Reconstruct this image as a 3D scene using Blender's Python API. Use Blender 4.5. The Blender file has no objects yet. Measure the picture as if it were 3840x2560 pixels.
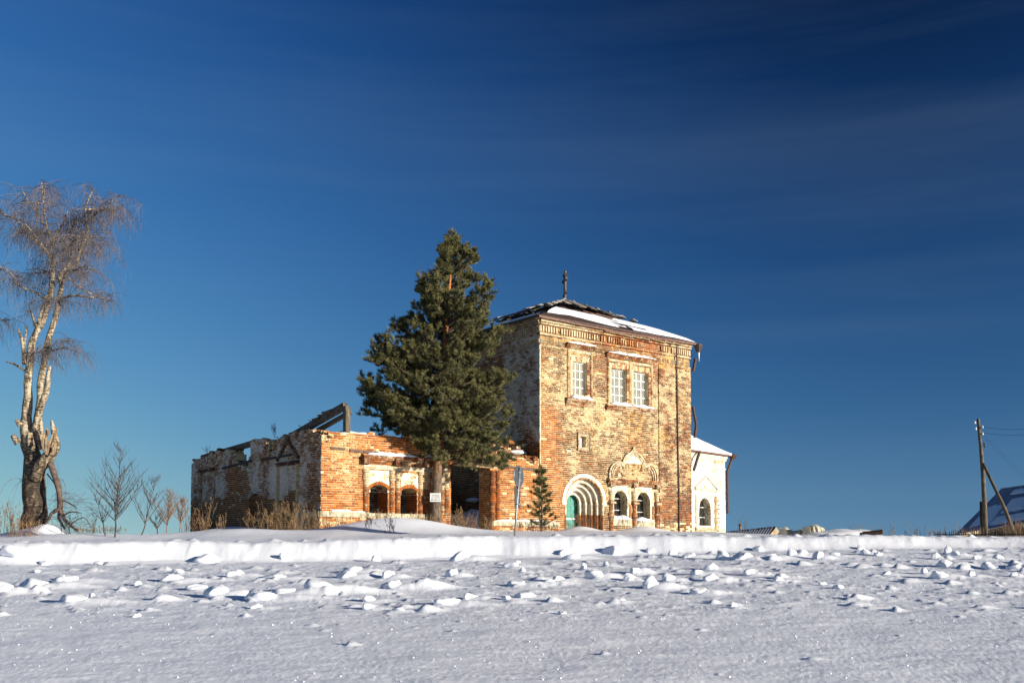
import bpy, bmesh, math, random
import numpy as np
from mathutils import Vector, Matrix, noise as mn
random.seed(7)
R = random.uniform
rad = math.radians
SC = bpy.context.scene
COL = SC.collection

# ------------------------------------------------------------------ camera, world, sun, exposure
EYE = Vector((0.0, 0.0, -0.5))
PITCH = rad(3.0)
FPX = 3800.0
YC = 2040.0 - FPX * math.tan(PITCH)
cam_d = bpy.data.cameras.new("camera"); cam = bpy.data.objects.new("camera", cam_d); COL.objects.link(cam)
cam.location = EYE; cam.rotation_euler = (rad(90) + PITCH, 0, 0)
cam_d.sensor_width = 36.0; cam_d.lens = 36.0 * FPX / 3840.0
cam_d.shift_y = (YC - 1280.0) / 3840.0
cam_d.clip_start = 0.1; cam_d.clip_end = 5000
SC.camera = cam

SUN_EL = 10.5
SUN_AZ = 61.0          # degrees from -Y towards +X
sun_dir = Vector((math.sin(rad(SUN_AZ)) * math.cos(rad(SUN_EL)), -math.cos(rad(SUN_AZ)) * math.cos(rad(SUN_EL)), math.sin(rad(SUN_EL))))
POL_Z, POL_0 = 1.1, 0.35
GAM = (2.0, 1.226, 0.426); GAIN = (0.49, 0.69, 2.0)
W = bpy.data.worlds.new("World"); SC.world = W; W.use_nodes = True
wn = W.node_tree.nodes; wl = W.node_tree.links
for n in list(wn): wn.remove(n)
w_out = wn.new('ShaderNodeOutputWorld'); w_bg = wn.new('ShaderNodeBackground')
sky = wn.new('ShaderNodeTexSky'); sky.sky_type = 'NISHITA'; sky.sun_disc = False
sky.sun_elevation = rad(SUN_EL)
sky.sun_rotation = math.atan2(sun_dir.x, sun_dir.y)
sky.altitude = 100; sky.air_density = 1.0; sky.dust_density = 0.25; sky.ozone_density = 3.0
w_tc = wn.new('ShaderNodeTexCoord')
w_nm = wn.new('ShaderNodeVectorMath'); w_nm.operation = 'NORMALIZE'; wl.new(w_tc.outputs['Generated'], w_nm.inputs[0])
def wm(op, a, b=None, c=False):
    n = wn.new('ShaderNodeMath'); n.operation = op; n.use_clamp = c
    for i, x in enumerate((a, b)):
        if x is None: continue
        if isinstance(x, (int, float)): n.inputs[i].default_value = x
        else: wl.new(x, n.inputs[i])
    return n.outputs[0]
w_sep = wn.new('ShaderNodeSeparateXYZ'); wl.new(w_nm.outputs[0], w_sep.inputs[0])
zup = wm('ADD', wm('MULTIPLY', wm('MAXIMUM', w_sep.outputs[2], 0.0), 0.85), 0.15)      # clear cold air: no haze band at the horizon
w_cmb = wn.new('ShaderNodeCombineXYZ'); wl.new(w_sep.outputs[0], w_cmb.inputs[0]); wl.new(w_sep.outputs[1], w_cmb.inputs[1]); wl.new(zup, w_cmb.inputs[2])
wl.new(w_cmb.outputs[0], sky.inputs[0])
# skylight is polarised at right angles to the sun and the photograph was taken through a polariser
w_dot = wn.new('ShaderNodeVectorMath'); w_dot.operation = 'DOT_PRODUCT'; wl.new(w_nm.outputs[0], w_dot.inputs[0]); w_dot.inputs[1].default_value = sun_dir
c2 = wm('MULTIPLY', w_dot.outputs['Value'], w_dot.outputs['Value'])
pol = wm('DIVIDE', wm('SUBTRACT', 1.0, c2), wm('ADD', 1.0, c2))
pol = wm('MULTIPLY', pol, wm('ADD', wm('MULTIPLY', wm('MAXIMUM', w_sep.outputs[2], 0.0), POL_Z), POL_0), True)
fac = wm('SUBTRACT', 1.0, pol)
w_s = wn.new('ShaderNodeSeparateColor'); wl.new(sky.outputs[0], w_s.inputs[0]); w_c = wn.new('ShaderNodeCombineColor')
for i in range(3): wl.new(wm('MULTIPLY', wm('MULTIPLY', wm('POWER', wm('MINIMUM', w_s.outputs[i], 4.0), GAM[i]), GAIN[i]), fac), w_c.inputs[i])
# faint streaks of high cirrus
w_map = wn.new('ShaderNodeMapping'); w_map.inputs['Rotation'].default_value = (0, rad(8), 0); w_map.inputs['Scale'].default_value = (0.7, 0.7, 9.0)
w_ns = wn.new('ShaderNodeTexNoise'); w_ns.inputs['Scale'].default_value = 1.1; w_ns.inputs['Detail'].default_value = 7; w_ns.inputs['Roughness'].default_value = 0.55
w_rm = wn.new('ShaderNodeMapRange'); w_rm.inputs['From Min'].default_value = 0.45; w_rm.inputs['From Max'].default_value = 0.75; w_rm.inputs['To Max'].default_value = 0.11
w_mix = wn.new('ShaderNodeMixRGB'); w_mix.inputs[2].default_value = (1.3, 1.9, 2.6, 1)
wl.new(w_nm.outputs[0], w_map.inputs[0]); wl.new(w_map.outputs[0], w_ns.inputs['Vector'])
wl.new(w_ns.outputs['Fac'], w_rm.inputs['Value']); wl.new(w_rm.outputs[0], w_mix.inputs[0])
wl.new(w_c.outputs[0], w_mix.inputs[1]); wl.new(w_mix.outputs[0], w_bg.inputs['Color'])
w_bg.inputs['Strength'].default_value = 0.10
wl.new(w_bg.outputs[0], w_out.inputs[0])

sd = bpy.data.lights.new("sun", 'SUN'); sun = bpy.data.objects.new("sun", sd); COL.objects.link(sun)
sd.energy = 5.0; sd.angle = rad(0.5); sd.color = (1.0, 0.91, 0.77)
sun.rotation_euler = (-sun_dir).to_track_quat('-Z', 'Y').to_euler()
SC.view_settings.view_transform = 'Standard'; SC.view_settings.look = 'None'
SC.view_settings.gamma = 1.0; SC.view_settings.use_curve_mapping = False
SC.view_settings.exposure = 0.8
SC.render.engine = 'CYCLES'
SC.cycles.max_bounces = 6; SC.cycles.diffuse_bounces = 3; SC.cycles.transparent_max_bounces = 8

# ------------------------------------------------------------------ picture point -> place helpers
def ray(px, py):
    u = (px - 1920.0) / FPX; v = (YC - py) / FPX
    ca, sa = math.cos(PITCH), math.sin(PITCH)
    return Vector((u, ca - v * sa, sa + v * ca))
def at(px, py, D):
    d = ray(px, py)
    return EYE + d * (D / d.y)

# ------------------------------------------------------------------ materials
def mk(name):
    m = bpy.data.materials.new(name); m.use_nodes = True
    nt = m.node_tree; b = nt.nodes['Principled BSDF']
    return m, nt, b
def N(nt, t, **k):
    n = nt.nodes.new(t)
    for a, v in k.items():
        if a in n.inputs: n.inputs[a].default_value = v
        else: setattr(n, a, v)
    return n
def L(nt, a, b): nt.links.new(a, b)
def pos(nt, scale=(1, 1, 1)):
    g = N(nt, 'ShaderNodeNewGeometry'); mp = N(nt, 'ShaderNodeMapping'); mp.inputs['Scale'].default_value = scale
    L(nt, g.outputs['Position'], mp.inputs[0]); return mp.outputs[0]
def nz(nt, vec, scale, detail=4, rough=0.55):
    n = N(nt, 'ShaderNodeTexNoise'); n.inputs['Scale'].default_value = scale; n.inputs['Detail'].default_value = detail; n.inputs['Roughness'].default_value = rough
    L(nt, vec, n.inputs['Vector']); return n.outputs['Fac']
def mth(nt, op, a, b=None, clamp=False):
    n = N(nt, 'ShaderNodeMath', operation=op); n.use_clamp = clamp
    for i, x in enumerate((a, b)):
        if x is None: continue
        if isinstance(x, (int, float)): n.inputs[i].default_value = x
        else: L(nt, x, n.inputs[i])
    return n.outputs[0]
def ramp(nt, fac, stops):
    n = N(nt, 'ShaderNodeValToRGB'); cr = n.color_ramp
    while len(cr.elements) < len(stops): cr.elements.new(0.5)
    for e, (p, c) in zip(cr.elements, stops): e.position = p; e.color = (*c, 1) if len(c) == 3 else c
    L(nt, fac, n.inputs[0]); return n.outputs[0]
def mix(nt, fac, a, b, bt='MIX'):
    n = N(nt, 'ShaderNodeMixRGB', blend_type=bt)
    for i, x in enumerate((fac, a, b)):
        if isinstance(x, (int, float)): n.inputs[i].default_value = x
        elif isinstance(x, tuple): n.inputs[i].default_value = (*x, 1)
        else: L(nt, x, n.inputs[i])
    return n.outputs[0]
def bump(nt, b, h, strength=0.5, dist=0.02):
    n = N(nt, 'ShaderNodeBump'); n.inputs['Strength'].default_value = strength; n.inputs['Distance'].default_value = dist
    L(nt, h, n.inputs['Height']); L(nt, n.outputs[0], b.inputs['Normal'])

def mat_brick():
    m, nt, b = mk("weathered_brick")
    P = pos(nt); Ps = pos(nt, (1, 1, 2.2))
    at_ = N(nt, 'ShaderNodeAttribute', attribute_name='bt')
    sp = N(nt, 'ShaderNodeSeparateColor'); L(nt, at_.outputs['Color'], sp.inputs[0])
    tone, wash, och_light, dark = sp.outputs[0], sp.outputs[1], sp.outputs[2], at_.outputs['Alpha']
    nf = nz(nt, Ps, 19, 4, 0.68); nm = nz(nt, P, 3.1, 3, 0.6); nl = nz(nt, P, 38, 3, 0.6)
    t2 = mth(nt, 'ADD', tone, mth(nt, 'MULTIPLY', mth(nt, 'SUBTRACT', nl, 0.5), 0.7))
    bc = ramp(nt, t2, [(0.0, (.04, .012, .006)), (0.3, (.12, .034, .008)), (0.6, (.23, .060, .003)), (0.85, (.33, .104, .004)), (1.0, (.42, .17, .045))])
    w = mth(nt, 'ADD', wash, mth(nt, 'MULTIPLY', mth(nt, 'SUBTRACT', nf, 0.5), 2.5))
    w = mth(nt, 'ADD', w, mth(nt, 'MULTIPLY', mth(nt, 'SUBTRACT', nm, 0.5), .9))
    wf = mth(nt, 'MULTIPLY', mth(nt, 'SUBTRACT', w, 0.40), 5.0, True)
    wf = mth(nt, 'MULTIPLY', wf, .93)
    wc = ramp(nt, nl, [(0.3, (.26, .18, .09)), (0.48, (.50, .42, .25)), (0.7, (.68, .62, .46))])
    wc = mix(nt, mth(nt, 'MULTIPLY', mth(nt, 'SUBTRACT', wash, .85), 4.0, True), wc, (.72, .68, .58))
    wc = mix(nt, mth(nt, 'MULTIPLY', och_light, -1.0, True), wc, (.74, .70, .64))  # negative values whiten the wash of shaded walls, painting in skylight
    c = mix(nt, wf, bc, wc)
    of = mth(nt, 'MULTIPLY', och_light, mth(nt, 'ADD', nm, 0.25), True)
    c = mix(nt, of, c, (1.0, .62, .15), 'MULTIPLY')  # ochre stains; the even part also paints sun warmth onto lit walls
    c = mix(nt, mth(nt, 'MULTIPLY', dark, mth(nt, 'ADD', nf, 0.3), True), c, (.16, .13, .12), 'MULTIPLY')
    L(nt, c, b.inputs['Base Color']); b.inputs['Roughness'].default_value = 0.9
    bump(nt, b, nf, 0.7, 0.02)
    return m
def mat_mortar():
    m, nt, b = mk("lime_mortar")
    P = pos(nt); nf = nz(nt, P, 24, 4, .65); nm = nz(nt, P, 3.3, 3, .6)
    c = ramp(nt, mth(nt, 'ADD', mth(nt, 'MULTIPLY', nf, .6), mth(nt, 'MULTIPLY', nm, .4)), [(.36, (.05, .03, .014)), (.41, (.22, .15, .06)), (.48, (.54, .45, .25)), (.7, (.68, .61, .42))])
    L(nt, c, b.inputs['Base Color']); b.inputs['Roughness'].default_value = .95
    bump(nt, b, nf, .8, .03); return m
def mat_plaster():
    m, nt, b = mk("flaking_whitewash")
    P = pos(nt); nf = nz(nt, P, 15, 5, .65); nm = nz(nt, P, 2.4, 4, .65)
    c = ramp(nt, mth(nt, 'ADD', mth(nt, 'MULTIPLY', nf, .5), mth(nt, 'MULTIPLY', nm, .5)), [(.39, (.22, .07, .02)), (.44, (.46, .32, .14)), (.52, (.74, .69, .57)), (.7, (.83, .80, .72))])
    L(nt, c, b.inputs['Base Color']); b.inputs['Roughness'].default_value = .9
    bump(nt, b, nf, .5, .02); return m
def mat_noise(name, c1, c2, scale=6, stretch=(1, 1, 1), rough=.85, bs=.4, bd=.01, lo=.35, hi=.65, metal=0.0, detail=5):
    m, nt, b = mk(name); P = pos(nt, stretch); n = nz(nt, P, scale, detail, .6)
    L(nt, ramp(nt, n, [(lo, c1), (hi, c2)]), b.inputs['Base Color'])
    b.inputs['Roughness'].default_value = rough; b.inputs['Metallic'].default_value = metal
    bump(nt, b, n, bs, bd); return m
def mat_snow():
    m, nt, b = mk("snow")
    P = pos(nt); f = nz(nt, P, 95, 3, .7); g = nz(nt, P, 22, 4, .6); w = nz(nt, pos(nt, (1, 3.0, 1)), 5, 4, .6)
    b.inputs['Base Color'].default_value = (.84, .87, .93, 1); b.inputs['Roughness'].default_value = .55
    b.inputs['Specular IOR Level'].default_value = .25
    h = mth(nt, 'ADD', mth(nt, 'MULTIPLY', f, .55), mth(nt, 'ADD', mth(nt, 'MULTIPLY', g, .6), mth(nt, 'MULTIPLY', w, .8)))
    bump(nt, b, h, .42, .02); return m
def mat_birch():
    m, nt, b = mk("birch_bark")
    P = pos(nt, (1, 1, 2.6)); n1 = nz(nt, P, 7, 5, .75); n2 = nz(nt, pos(nt, (1, 1, .35)), 7, 4, .65)
    g = N(nt, 'ShaderNodeNewGeometry'); s = N(nt, 'ShaderNodeSeparateXYZ'); L(nt, g.outputs['Position'], s.inputs[0])
    hz = mth(nt, 'MULTIPLY', mth(nt, 'SUBTRACT', 3.2, s.outputs['Z']), .045)
    hz = mth(nt, 'MAXIMUM', hz, -.01)
    v = mth(nt, 'SUBTRACT', mth(nt, 'ADD', mth(nt, 'MULTIPLY', n1, .6), mth(nt, 'MULTIPLY', n2, .4)), hz)
    c = ramp(nt, v, [(.38, (.018, .013, .010)), (.46, (.07, .045, .025)), (.51, (.24, .19, .12)), (.62, (.48, .44, .34))])
    L(nt, c, b.inputs['Base Color']); b.inputs['Roughness'].default_value = .85
    bump(nt, b, n2, 1.0, .06); return m
def mat_pinebark():
    m, nt, b = mk("pine_bark")
    P = pos(nt, (1, 1, .4)); n = nz(nt, P, 12, 5, .65)
    g = N(nt, 'ShaderNodeNewGeometry'); s = N(nt, 'ShaderNodeSeparateXYZ'); L(nt, g.outputs['Position'], s.inputs[0])
    t = mth(nt, 'MULTIPLY', mth(nt, 'SUBTRACT', s.outputs['Z'], 2.0), .7, True)
    low = ramp(nt, n, [(.35, (.035, .026, .02)), (.65, (.19, .135, .09))])
    hi = ramp(nt, n, [(.35, (.20, .07, .02)), (.65, (.48, .20, .06))])
    L(nt, mix(nt, t, low, hi), b.inputs['Base Color']); b.inputs['Roughness'].default_value = .9
    bump(nt, b, n, 1.0, .05); return m
def mat_leaf(name, c1, c2):
    m, nt, b = mk(name)
    oi = N(nt, 'ShaderNodeAttribute', attribute_name='bt'); 
    n = nz(nt, pos(nt), 2.2, 3, .6)
    v = mth(nt, 'ADD', mth(nt, 'MULTIPLY', n, .5), mth(nt, 'MULTIPLY', oi.outputs['Fac'], .5))
    L(nt, ramp(nt, v, [(.25, c1), (.75, c2)]), b.inputs['Base Color'])
    b.inputs['Roughness'].default_value = .6; b.inputs['Specular IOR Level'].default_value = .3
    return m
def mat_plain(name, c, rough=.7, metal=0.0):
    m, nt, b = mk(name); n = nz(nt, pos(nt), 14, 4, .6)
    d = tuple(x * .72 for x in c)
    L(nt, ramp(nt, n, [(.35, d), (.6, c)]), b.inputs['Base Color'])
    b.inputs['Roughness'].default_value = rough; b.inputs['Metallic'].default_value = metal; return m
def mat_glass():
    m, nt, b = mk("dusty_glass")
    n = nz(nt, pos(nt), 3, 3, .6)
    L(nt, ramp(nt, n, [(.3, (.20, .20, .165)), (.7, (.34, .34, .28))]), b.inputs['Base Color'])
    b.inputs['Roughness'].default_value = .22
    tr = N(nt, 'ShaderNodeBsdfTransparent'); mx = N(nt, 'ShaderNodeMixShader'); mx.inputs[0].default_value = .30
    out = nt.nodes['Material Output']; L(nt, b.outputs[0], mx.inputs[1]); L(nt, tr.outputs[0], mx.inputs[2]); L(nt, mx.outputs[0], out.inputs[0])
    return m
M = dict(
    brick=mat_brick(), mortar=mat_mortar(), plaster=mat_plaster(), snow=mat_snow(), birch=mat_birch(), pinebark=mat_pinebark(),
    needles=mat_leaf("pine_needles", (.03, .037, .012), (.21, .195, .075)),
    stone=mat_noise("limestone_ledge", (.22, .19, .12), (.50, .45, .32), 5),
    wood=mat_noise("grey_weathered_wood", (.022, .019, .016), (.12, .10, .08), 9, (1, 1, 1), .9),
    lintelwood=mat_noise("ochre_weathered_wood", (.25, .17, .08), (.52, .38, .2), 9),
    darkwood=mat_noise("dark_wet_wood", (.012, .010, .010), (.05, .04, .036), 8),
    boards=mat_noise("silvery_roof_boards", (.10, .095, .085), (.36, .34, .30), 7),
    rust=mat_noise("rusty_sheet_metal", (.07, .025, .015), (.20, .075, .04), 5, rough=.6),
    rustdark=mat_noise("dark_rusted_iron", (.02, .013, .011), (.07, .035, .025), 8, rough=.7),
    iron=mat_plain("black_iron", (.02, .02, .02), .6),
    white=mat_plain("white_painted_wood", (.80, .80, .76), .6),
    green=mat_noise("green_door_paint", (.012, .13, .10), (.028, .25, .19), 4, rough=.6),
    glass=mat_glass(), darkglass=mat_plain("dark_glass", (.035, .035, .03), .15),
    signback=mat_plain("grey_zinc_sheet", (.08, .10, .12), .45, .4), post=mat_plain("galvanised_post", (.30, .31, .31), .5, .5),
    paper=mat_plain("white_sign_board", (.82, .82, .80), .6), ink=mat_plain("black_lettering", (.02, .02, .02), .7),
    weed=mat_noise("dry_weed_straw", (.12, .07, .03), (.34, .22, .11), 9), twig=mat_noise("bare_twig_bark", (.03, .022, .018), (.085, .06, .048), 5),
    birchtwig=mat_noise("purple_birch_twigs", (.05, .04, .04), (.15, .125, .125), 4), birchlimb=mat_noise("birch_limb_bark", (.03, .022, .016), (.42, .33, .20), 9, lo=.42, hi=.62), redweed=mat_noise("rusty_weed", (.10, .055, .03), (.26, .14, .07), 7),
    pole=mat_noise("old_pole_wood", (.035, .028, .018), (.14, .11, .065), 10, (1, 1, .3)), porcelain=mat_plain("porcelain", (.75, .75, .72), .25),
    slate=mat_noise("corrugated_slate_sheet", (.26, .30, .36), (.5, .55, .63), 3), tarp=mat_noise("pale_tarpaulin", (.40, .37, .27), (.66, .63, .50), 3, rough=.5),
    rowhouse=mat_noise("old_plank_wall", (.16, .12, .07), (.42, .33, .2), 6, (1, 1, .3)), ice=mat_plain("icicle_ice", (.75, .82, .88), .1),
    torn=mat_noise("torn_heartwood", (.14, .09, .05), (.42, .30, .17), 14, (1, 1, .3)), log=mat_noise("dark_log_bark", (.04, .028, .022), (.15, .10, .07), 9),
)

# ------------------------------------------------------------------ mesh building
class MB:
    def __init__(s): s.v = []; s.f = []; s.a = []
    def add(s, vs, fs, a=None):
        o = len(s.v); s.v.extend(tuple(p) for p in vs); s.f.extend(tuple(i + o for i in f) for f in fs)
        s.a.extend([a if a is not None else (.5, .5, 0, 0)] * len(vs))
    def hexa(s, p, a=None, back=True):
        f = [(0, 1, 2, 3), (0, 4, 5, 1), (1, 5, 6, 2), (2, 6, 7, 3), (3, 7, 4, 0)]
        if back: f.append((7, 6, 5, 4))
        s.add(p, f, a)
    def box(s, c, sz, a=None, rz=0.0, j=0.0):
        cx, cy, cz = c; x, y, z = sz[0] / 2, sz[1] / 2, sz[2] / 2; cr, sr = math.cos(rz), math.sin(rz)
        P = []
        for yy in (-y, y):
            for xx, zz in ((-x, -z), (x, -z), (x, z), (-x, z)):
                X, Y, Z = xx + R(-j, j), yy + R(-j, j), zz + R(-j, j)
                P.append((cx + X * cr - Y * sr, cy + X * sr + Y * cr, cz + Z))
        s.hexa(P, a)
    def tube(s, pts, rs, n=6, a=None, cap=True, flat=1.0):
        pts = [Vector(p) for p in pts]
        if len(pts) < 2: return
        t0 = (pts[1] - pts[0]).normalized()
        up = Vector((0, 0, 1)) if abs(t0.z) < .9 else Vector((1, 0, 0))
        x = t0.cross(up).normalized(); V = []; K = len(pts)
        for i, p in enumerate(pts):
            t = (pts[min(i + 1, K - 1)] - pts[max(i - 1, 0)])
            t = t.normalized() if t.length > 1e-9 else t0
            x = (x - t * x.dot(t)); x = x.normalized() if x.length > 1e-6 else t.orthogonal().normalized()
            y = t.cross(x)
            r = rs[i] if hasattr(rs, '__len__') else rs
            for k in range(n):
                an = 2 * math.pi * k / n
                V.append(p + x * (r * math.cos(an)) + y * (r * math.sin(an) * flat))
        F = []
        for i in range(K - 1):
            for k in range(n):
                k2 = (k + 1) % n
                F.append((i * n + k, i * n + k2, (i + 1) * n + k2, (i + 1) * n + k))
        if cap: F.append(tuple(range(n - 1, -1, -1))); F.append(tuple((K - 1) * n + k for k in range(n)))
        s.add(V, F, a)
    def bar(s, p, q, w, h, a=None):
        p = Vector(p); q = Vector(q); t = (q - p).normalized(); up = Vector((0, 0, 1)) if abs(t.z) < .95 else Vector((0, 1, 0))
        x = t.cross(up).normalized() * (w / 2); y = x.normalized().cross(t) * (h / 2)
        s.hexa([p - x - y, p + x - y, p + x + y, p - x + y, q - x - y, q + x - y, q + x + y, q - x + y], a)
    def build(s, name, mat, parent=None, smooth=False, attr=False, kind=None):
        me = bpy.data.meshes.new(name); me.from_pydata(s.v, [], s.f)
        if attr:
            ca = me.color_attributes.new('bt', 'FLOAT_COLOR', 'POINT')
            ca.data.foreach_set('color', np.array(s.a, dtype=np.float32).ravel())
        if smooth: me.polygons.foreach_set('use_smooth', [True] * len(me.polygons))
        me.materials.append(mat); me.update()
        o = bpy.data.objects.new(name, me); COL.objects.link(o)
        if parent is not None: o.parent = parent
        if kind: o['kind'] = kind
        return o
def tag(o, label=None, cat=None, group=None, kind=None):
    if label: o['label'] = label
    if cat: o['category'] = cat
    if group: o['group'] = group
    if kind: o['kind'] = kind
    return o
def empty(name, loc, rz=0.0):
    e = bpy.data.objects.new(name, None); COL.objects.link(e); e.location = loc; e.rotation_euler = (0, 0, rz); e.empty_display_size = .3; return e
class Sub(MB):
    """world-coordinate builder under an Empty that has no rotation: shifts to the Empty's frame on build"""
    def __init__(s, root): super().__init__(); s.root = root
    def build(s, name, mat, parent=None, **k):
        o = s.root.location
        s.v = [(x - o.x, y - o.y, z - o.z) for x, y, z in s.v]
        return super().build(name, mat, parent or s.root, **k)

# ------------------------------------------------------------------ vectorised value noise
def vnoise(x, y, seed=0):
    xi = np.floor(x).astype(np.int64); yi = np.floor(y).astype(np.int64); xf = x - xi; yf = y - yi
    u = xf * xf * (3 - 2 * xf); v = yf * yf * (3 - 2 * yf)
    def h(a, b):
        n = (a * 374761393 + b * 668265263 + seed * 1442695041) & 0xffffffff
        n = ((n ^ (n >> 13)) * 1274126177) & 0xffffffff
        return ((n ^ (n >> 16)) & 0xffff) / 65535.0
    return (h(xi, yi) * (1 - u) + h(xi + 1, yi) * u) * (1 - v) + (h(xi, yi + 1) * (1 - u) + h(xi + 1, yi + 1) * u) * v
def fbm(x, y, oct=4, seed=0, g=.5):
    s = 0; a = 1; t = 0
    for i in range(oct):
        s = s + a * vnoise(x * 2 ** i + 17.3 * i, y * 2 ** i - 9.1 * i, seed + i); t += a; a *= g
    return s / t - .5
def sstep(x): x = np.clip(x, 0, 1); return x * x * (3 - 2 * x)
MOUNDS = [(-3.9, 33.6, .50, 2.2, 1.3), (-2.7, 36.4, .26, 1.6, 1.2), (-6.6, 34.4, -.05, 1.2, .8), (2.65, 39.6, .25, .85, 1.1), (5.3, 41.2, .27, 1.1, 1.1),
          (-10.6, 38.6, .22, 1.6, .7), (-15.3, 33.4, .26, .5, .5), (-15.9, 33.9, .28, 1.0, .8), (-13.6, 31.5, .16, 2.0, 1.3), (-8.9, 33.0, .14, 1.8, 1.2), (1.0, 41.2, .1, 2, .8),
          (-.9, 39.4, .10, 1.2, .9), (-2.9, 43.2, 1.0, 1.0, 1.2), (-3.4, 40.5, .45, .9, .9)]
def ground(x, y):
    x = np.asarray(x, float); y = np.asarray(y, float); D = np.maximum(y, .1)
    zb = np.interp(x, [-14, -12, -4, 0, 4, 6, 10, 14], [-.54, -.51, -.42, -.34, -.24, -.18, -.11, -.06])
    zc = np.interp(x, [-14, -12, -6, -.5, 8, 13], [.02, .03, .07, .185, .19, .17])
    zc = zc + .09 * fbm(x * .45, y * 0 + 7, 2, 71) + .02 * fbm(x * 1.7, y * 0, 3, 72)
    f = np.clip((D - 5) / 18.5, 0, 1.0) ** 1.45
    field = -1.33 + (zb + 1.33) * f
    e = fbm(x * .35, y * 0 + 3.3, 3, 5) * .5 + .07 * fbm(x * 1.9, y * 0 + 1.3, 3, 6)
    q = np.clip((D - (24.35 + e)) / (.78 + .25 * fbm(x * .5, y * 0, 2, 9)), 0, 1)
    z = field + (zc - zb) * (.55 * q + .45 * sstep(q))
    wr = sstep((x - 6.5) / 4.0); wl_ = sstep((-10.5 - x) / 3.0) * .7
    top = .45 * (1 - wr) + np.minimum(.0076 * D, .5) * wr; top = top * (1 - wl_) + np.minimum(.0080 * D, .5) * wl_
    z = z + (top - zc) * sstep((D - 26.2) / 10.0) * (D > 26.2)
    for mx, my, a, sx, sy in MOUNDS:
        z = z + a * np.exp(-((x - mx) / sx) ** 2 - ((y - my) / sy) ** 2)
    face = np.exp(-((D - 24.9) / .6) ** 2); z = z + face * (.05 * fbm(x * .8 + y, y * 1.8, 3, 81) + .03 * np.maximum(fbm(x * 3.2, y * 3, 3, 82) - .05, 0) * 3)
    crest = np.exp(-((D - 25.6 - e) / .7) ** 2)
    z = z + crest * .03 * fbm(x * 2.2, y * 2.2, 3, 31) * 2 + (D > 24) * .04 * fbm(x * .7, y * .7, 3, 33)
    return z - .5
def gz(x, y): return float(ground(x, y))
def hit(px, py):
    """where the sight line through a picture point meets the snow"""
    d = ray(px, py); a = 6.0
    while a < 60:
        p = EYE + d * (a / d.y)
        if p.z < gz(p.x, p.y): break
        a += .05
    return EYE + d * (a / d.y)
# ------------------------------------------------------------------ snow chunks listed as (x, y of the base centre, width, height) in the picture
def cr(ox, oy, k, L_): return [(ox + x / k, oy + (y + h * .45) / k, w / k, h / k) for x, y, w, h in L_]
K1 = 1.8375
CH = cr(0, 1900, K1, [(240, 525, 230, 80), (95, 285, 150, 90), (500, 635, 220, 65), (640, 620, 50, 60), (1185, 490, 160, 60), (1225, 447, 90, 30), (1435, 355, 170, 60), (1620, 460, 120, 55),
      (1490, 575, 190, 110), (1355, 550, 130, 40), (1830, 610, 240, 70), (1960, 575, 190, 65), (2210, 550, 220, 100), (1890, 480, 160, 35), (1970, 340, 90, 45), (20, 560, 130, 80), (470, 500, 180, 50), (1100, 632, 90, 22), (255, 447, 60, 25), (950, 525, 50, 35), (1770, 685, 80, 30), (940, 755, 60, 20), (420, 487, 60, 35), (680, 385, 60, 30), (300, 385, 70, 28)]) \
   + cr(1280, 1900, K1, [(90, 430, 140, 60), (40, 460, 130, 60), (330, 465, 90, 55), (345, 525, 160, 90), (555, 525, 130, 80), (820, 340, 130, 70), (765, 455, 80, 60), (1165, 400, 100, 45), (1215, 385, 40, 40), (1250, 440, 50, 35),
      (1540, 310, 80, 40), (1585, 340, 110, 45), (1740, 462, 125, 75), (1875, 300, 135, 55), (2030, 440, 85, 45), (1980, 485, 75, 45), (2140, 525, 120, 85), (2255, 485, 90, 55), (2285, 320, 60, 40), (1220, 520, 150, 50), (1440, 515, 90, 40),
      (890, 615, 120, 50), (1140, 630, 60, 35), (730, 655, 170, 50), (190, 635, 90, 40), (190, 690, 90, 40), (1670, 415, 40, 40), (1820, 395, 50, 35), (2130, 300, 55, 30), (240, 355, 60, 35), (1500, 500, 80, 30), (390, 710, 90, 25), (1270, 605, 140, 35), (1520, 728, 60, 22), (1920, 650, 70, 25)]) \
   + cr(2560, 1900, K1, [(45, 330, 90, 40), (275, 335, 100, 60), (415, 345, 130, 55), (520, 285, 65, 40), (195, 415, 110, 45), (205, 485, 120, 60), (460, 458, 70, 40), (755, 320, 65, 65), (820, 315, 80, 40), (935, 335, 75, 60), (90, 455, 100, 40), (655, 500, 80, 40),
      (680, 480, 90, 30), (110, 578, 120, 55), (350, 685, 50, 40), (1265, 315, 70, 40), (1220, 280, 60, 25), (1740, 340, 65, 50), (1825, 305, 50, 50), (1880, 325, 60, 35), (1815, 385, 110, 60), (1660, 440, 55, 45), (1765, 465, 100, 60), (1990, 463, 60, 45), (2110, 405, 90, 50),
      (2280, 405, 150, 60), (2275, 460, 50, 45), (1400, 462, 70, 25), (2030, 350, 60, 35), (1345, 330, 60, 30), (2170, 345, 60, 30), (600, 345, 120, 35), (1050, 335, 80, 30), (1070, 550, 60, 22), (970, 535, 50, 20)])
SNOWCH = []
for px, py, w, h in CH:
    p = hit(px, py); s = p.y / FPX
    SNOWCH.append((p.x, p.y, w * s, h * s, px, py))

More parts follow.
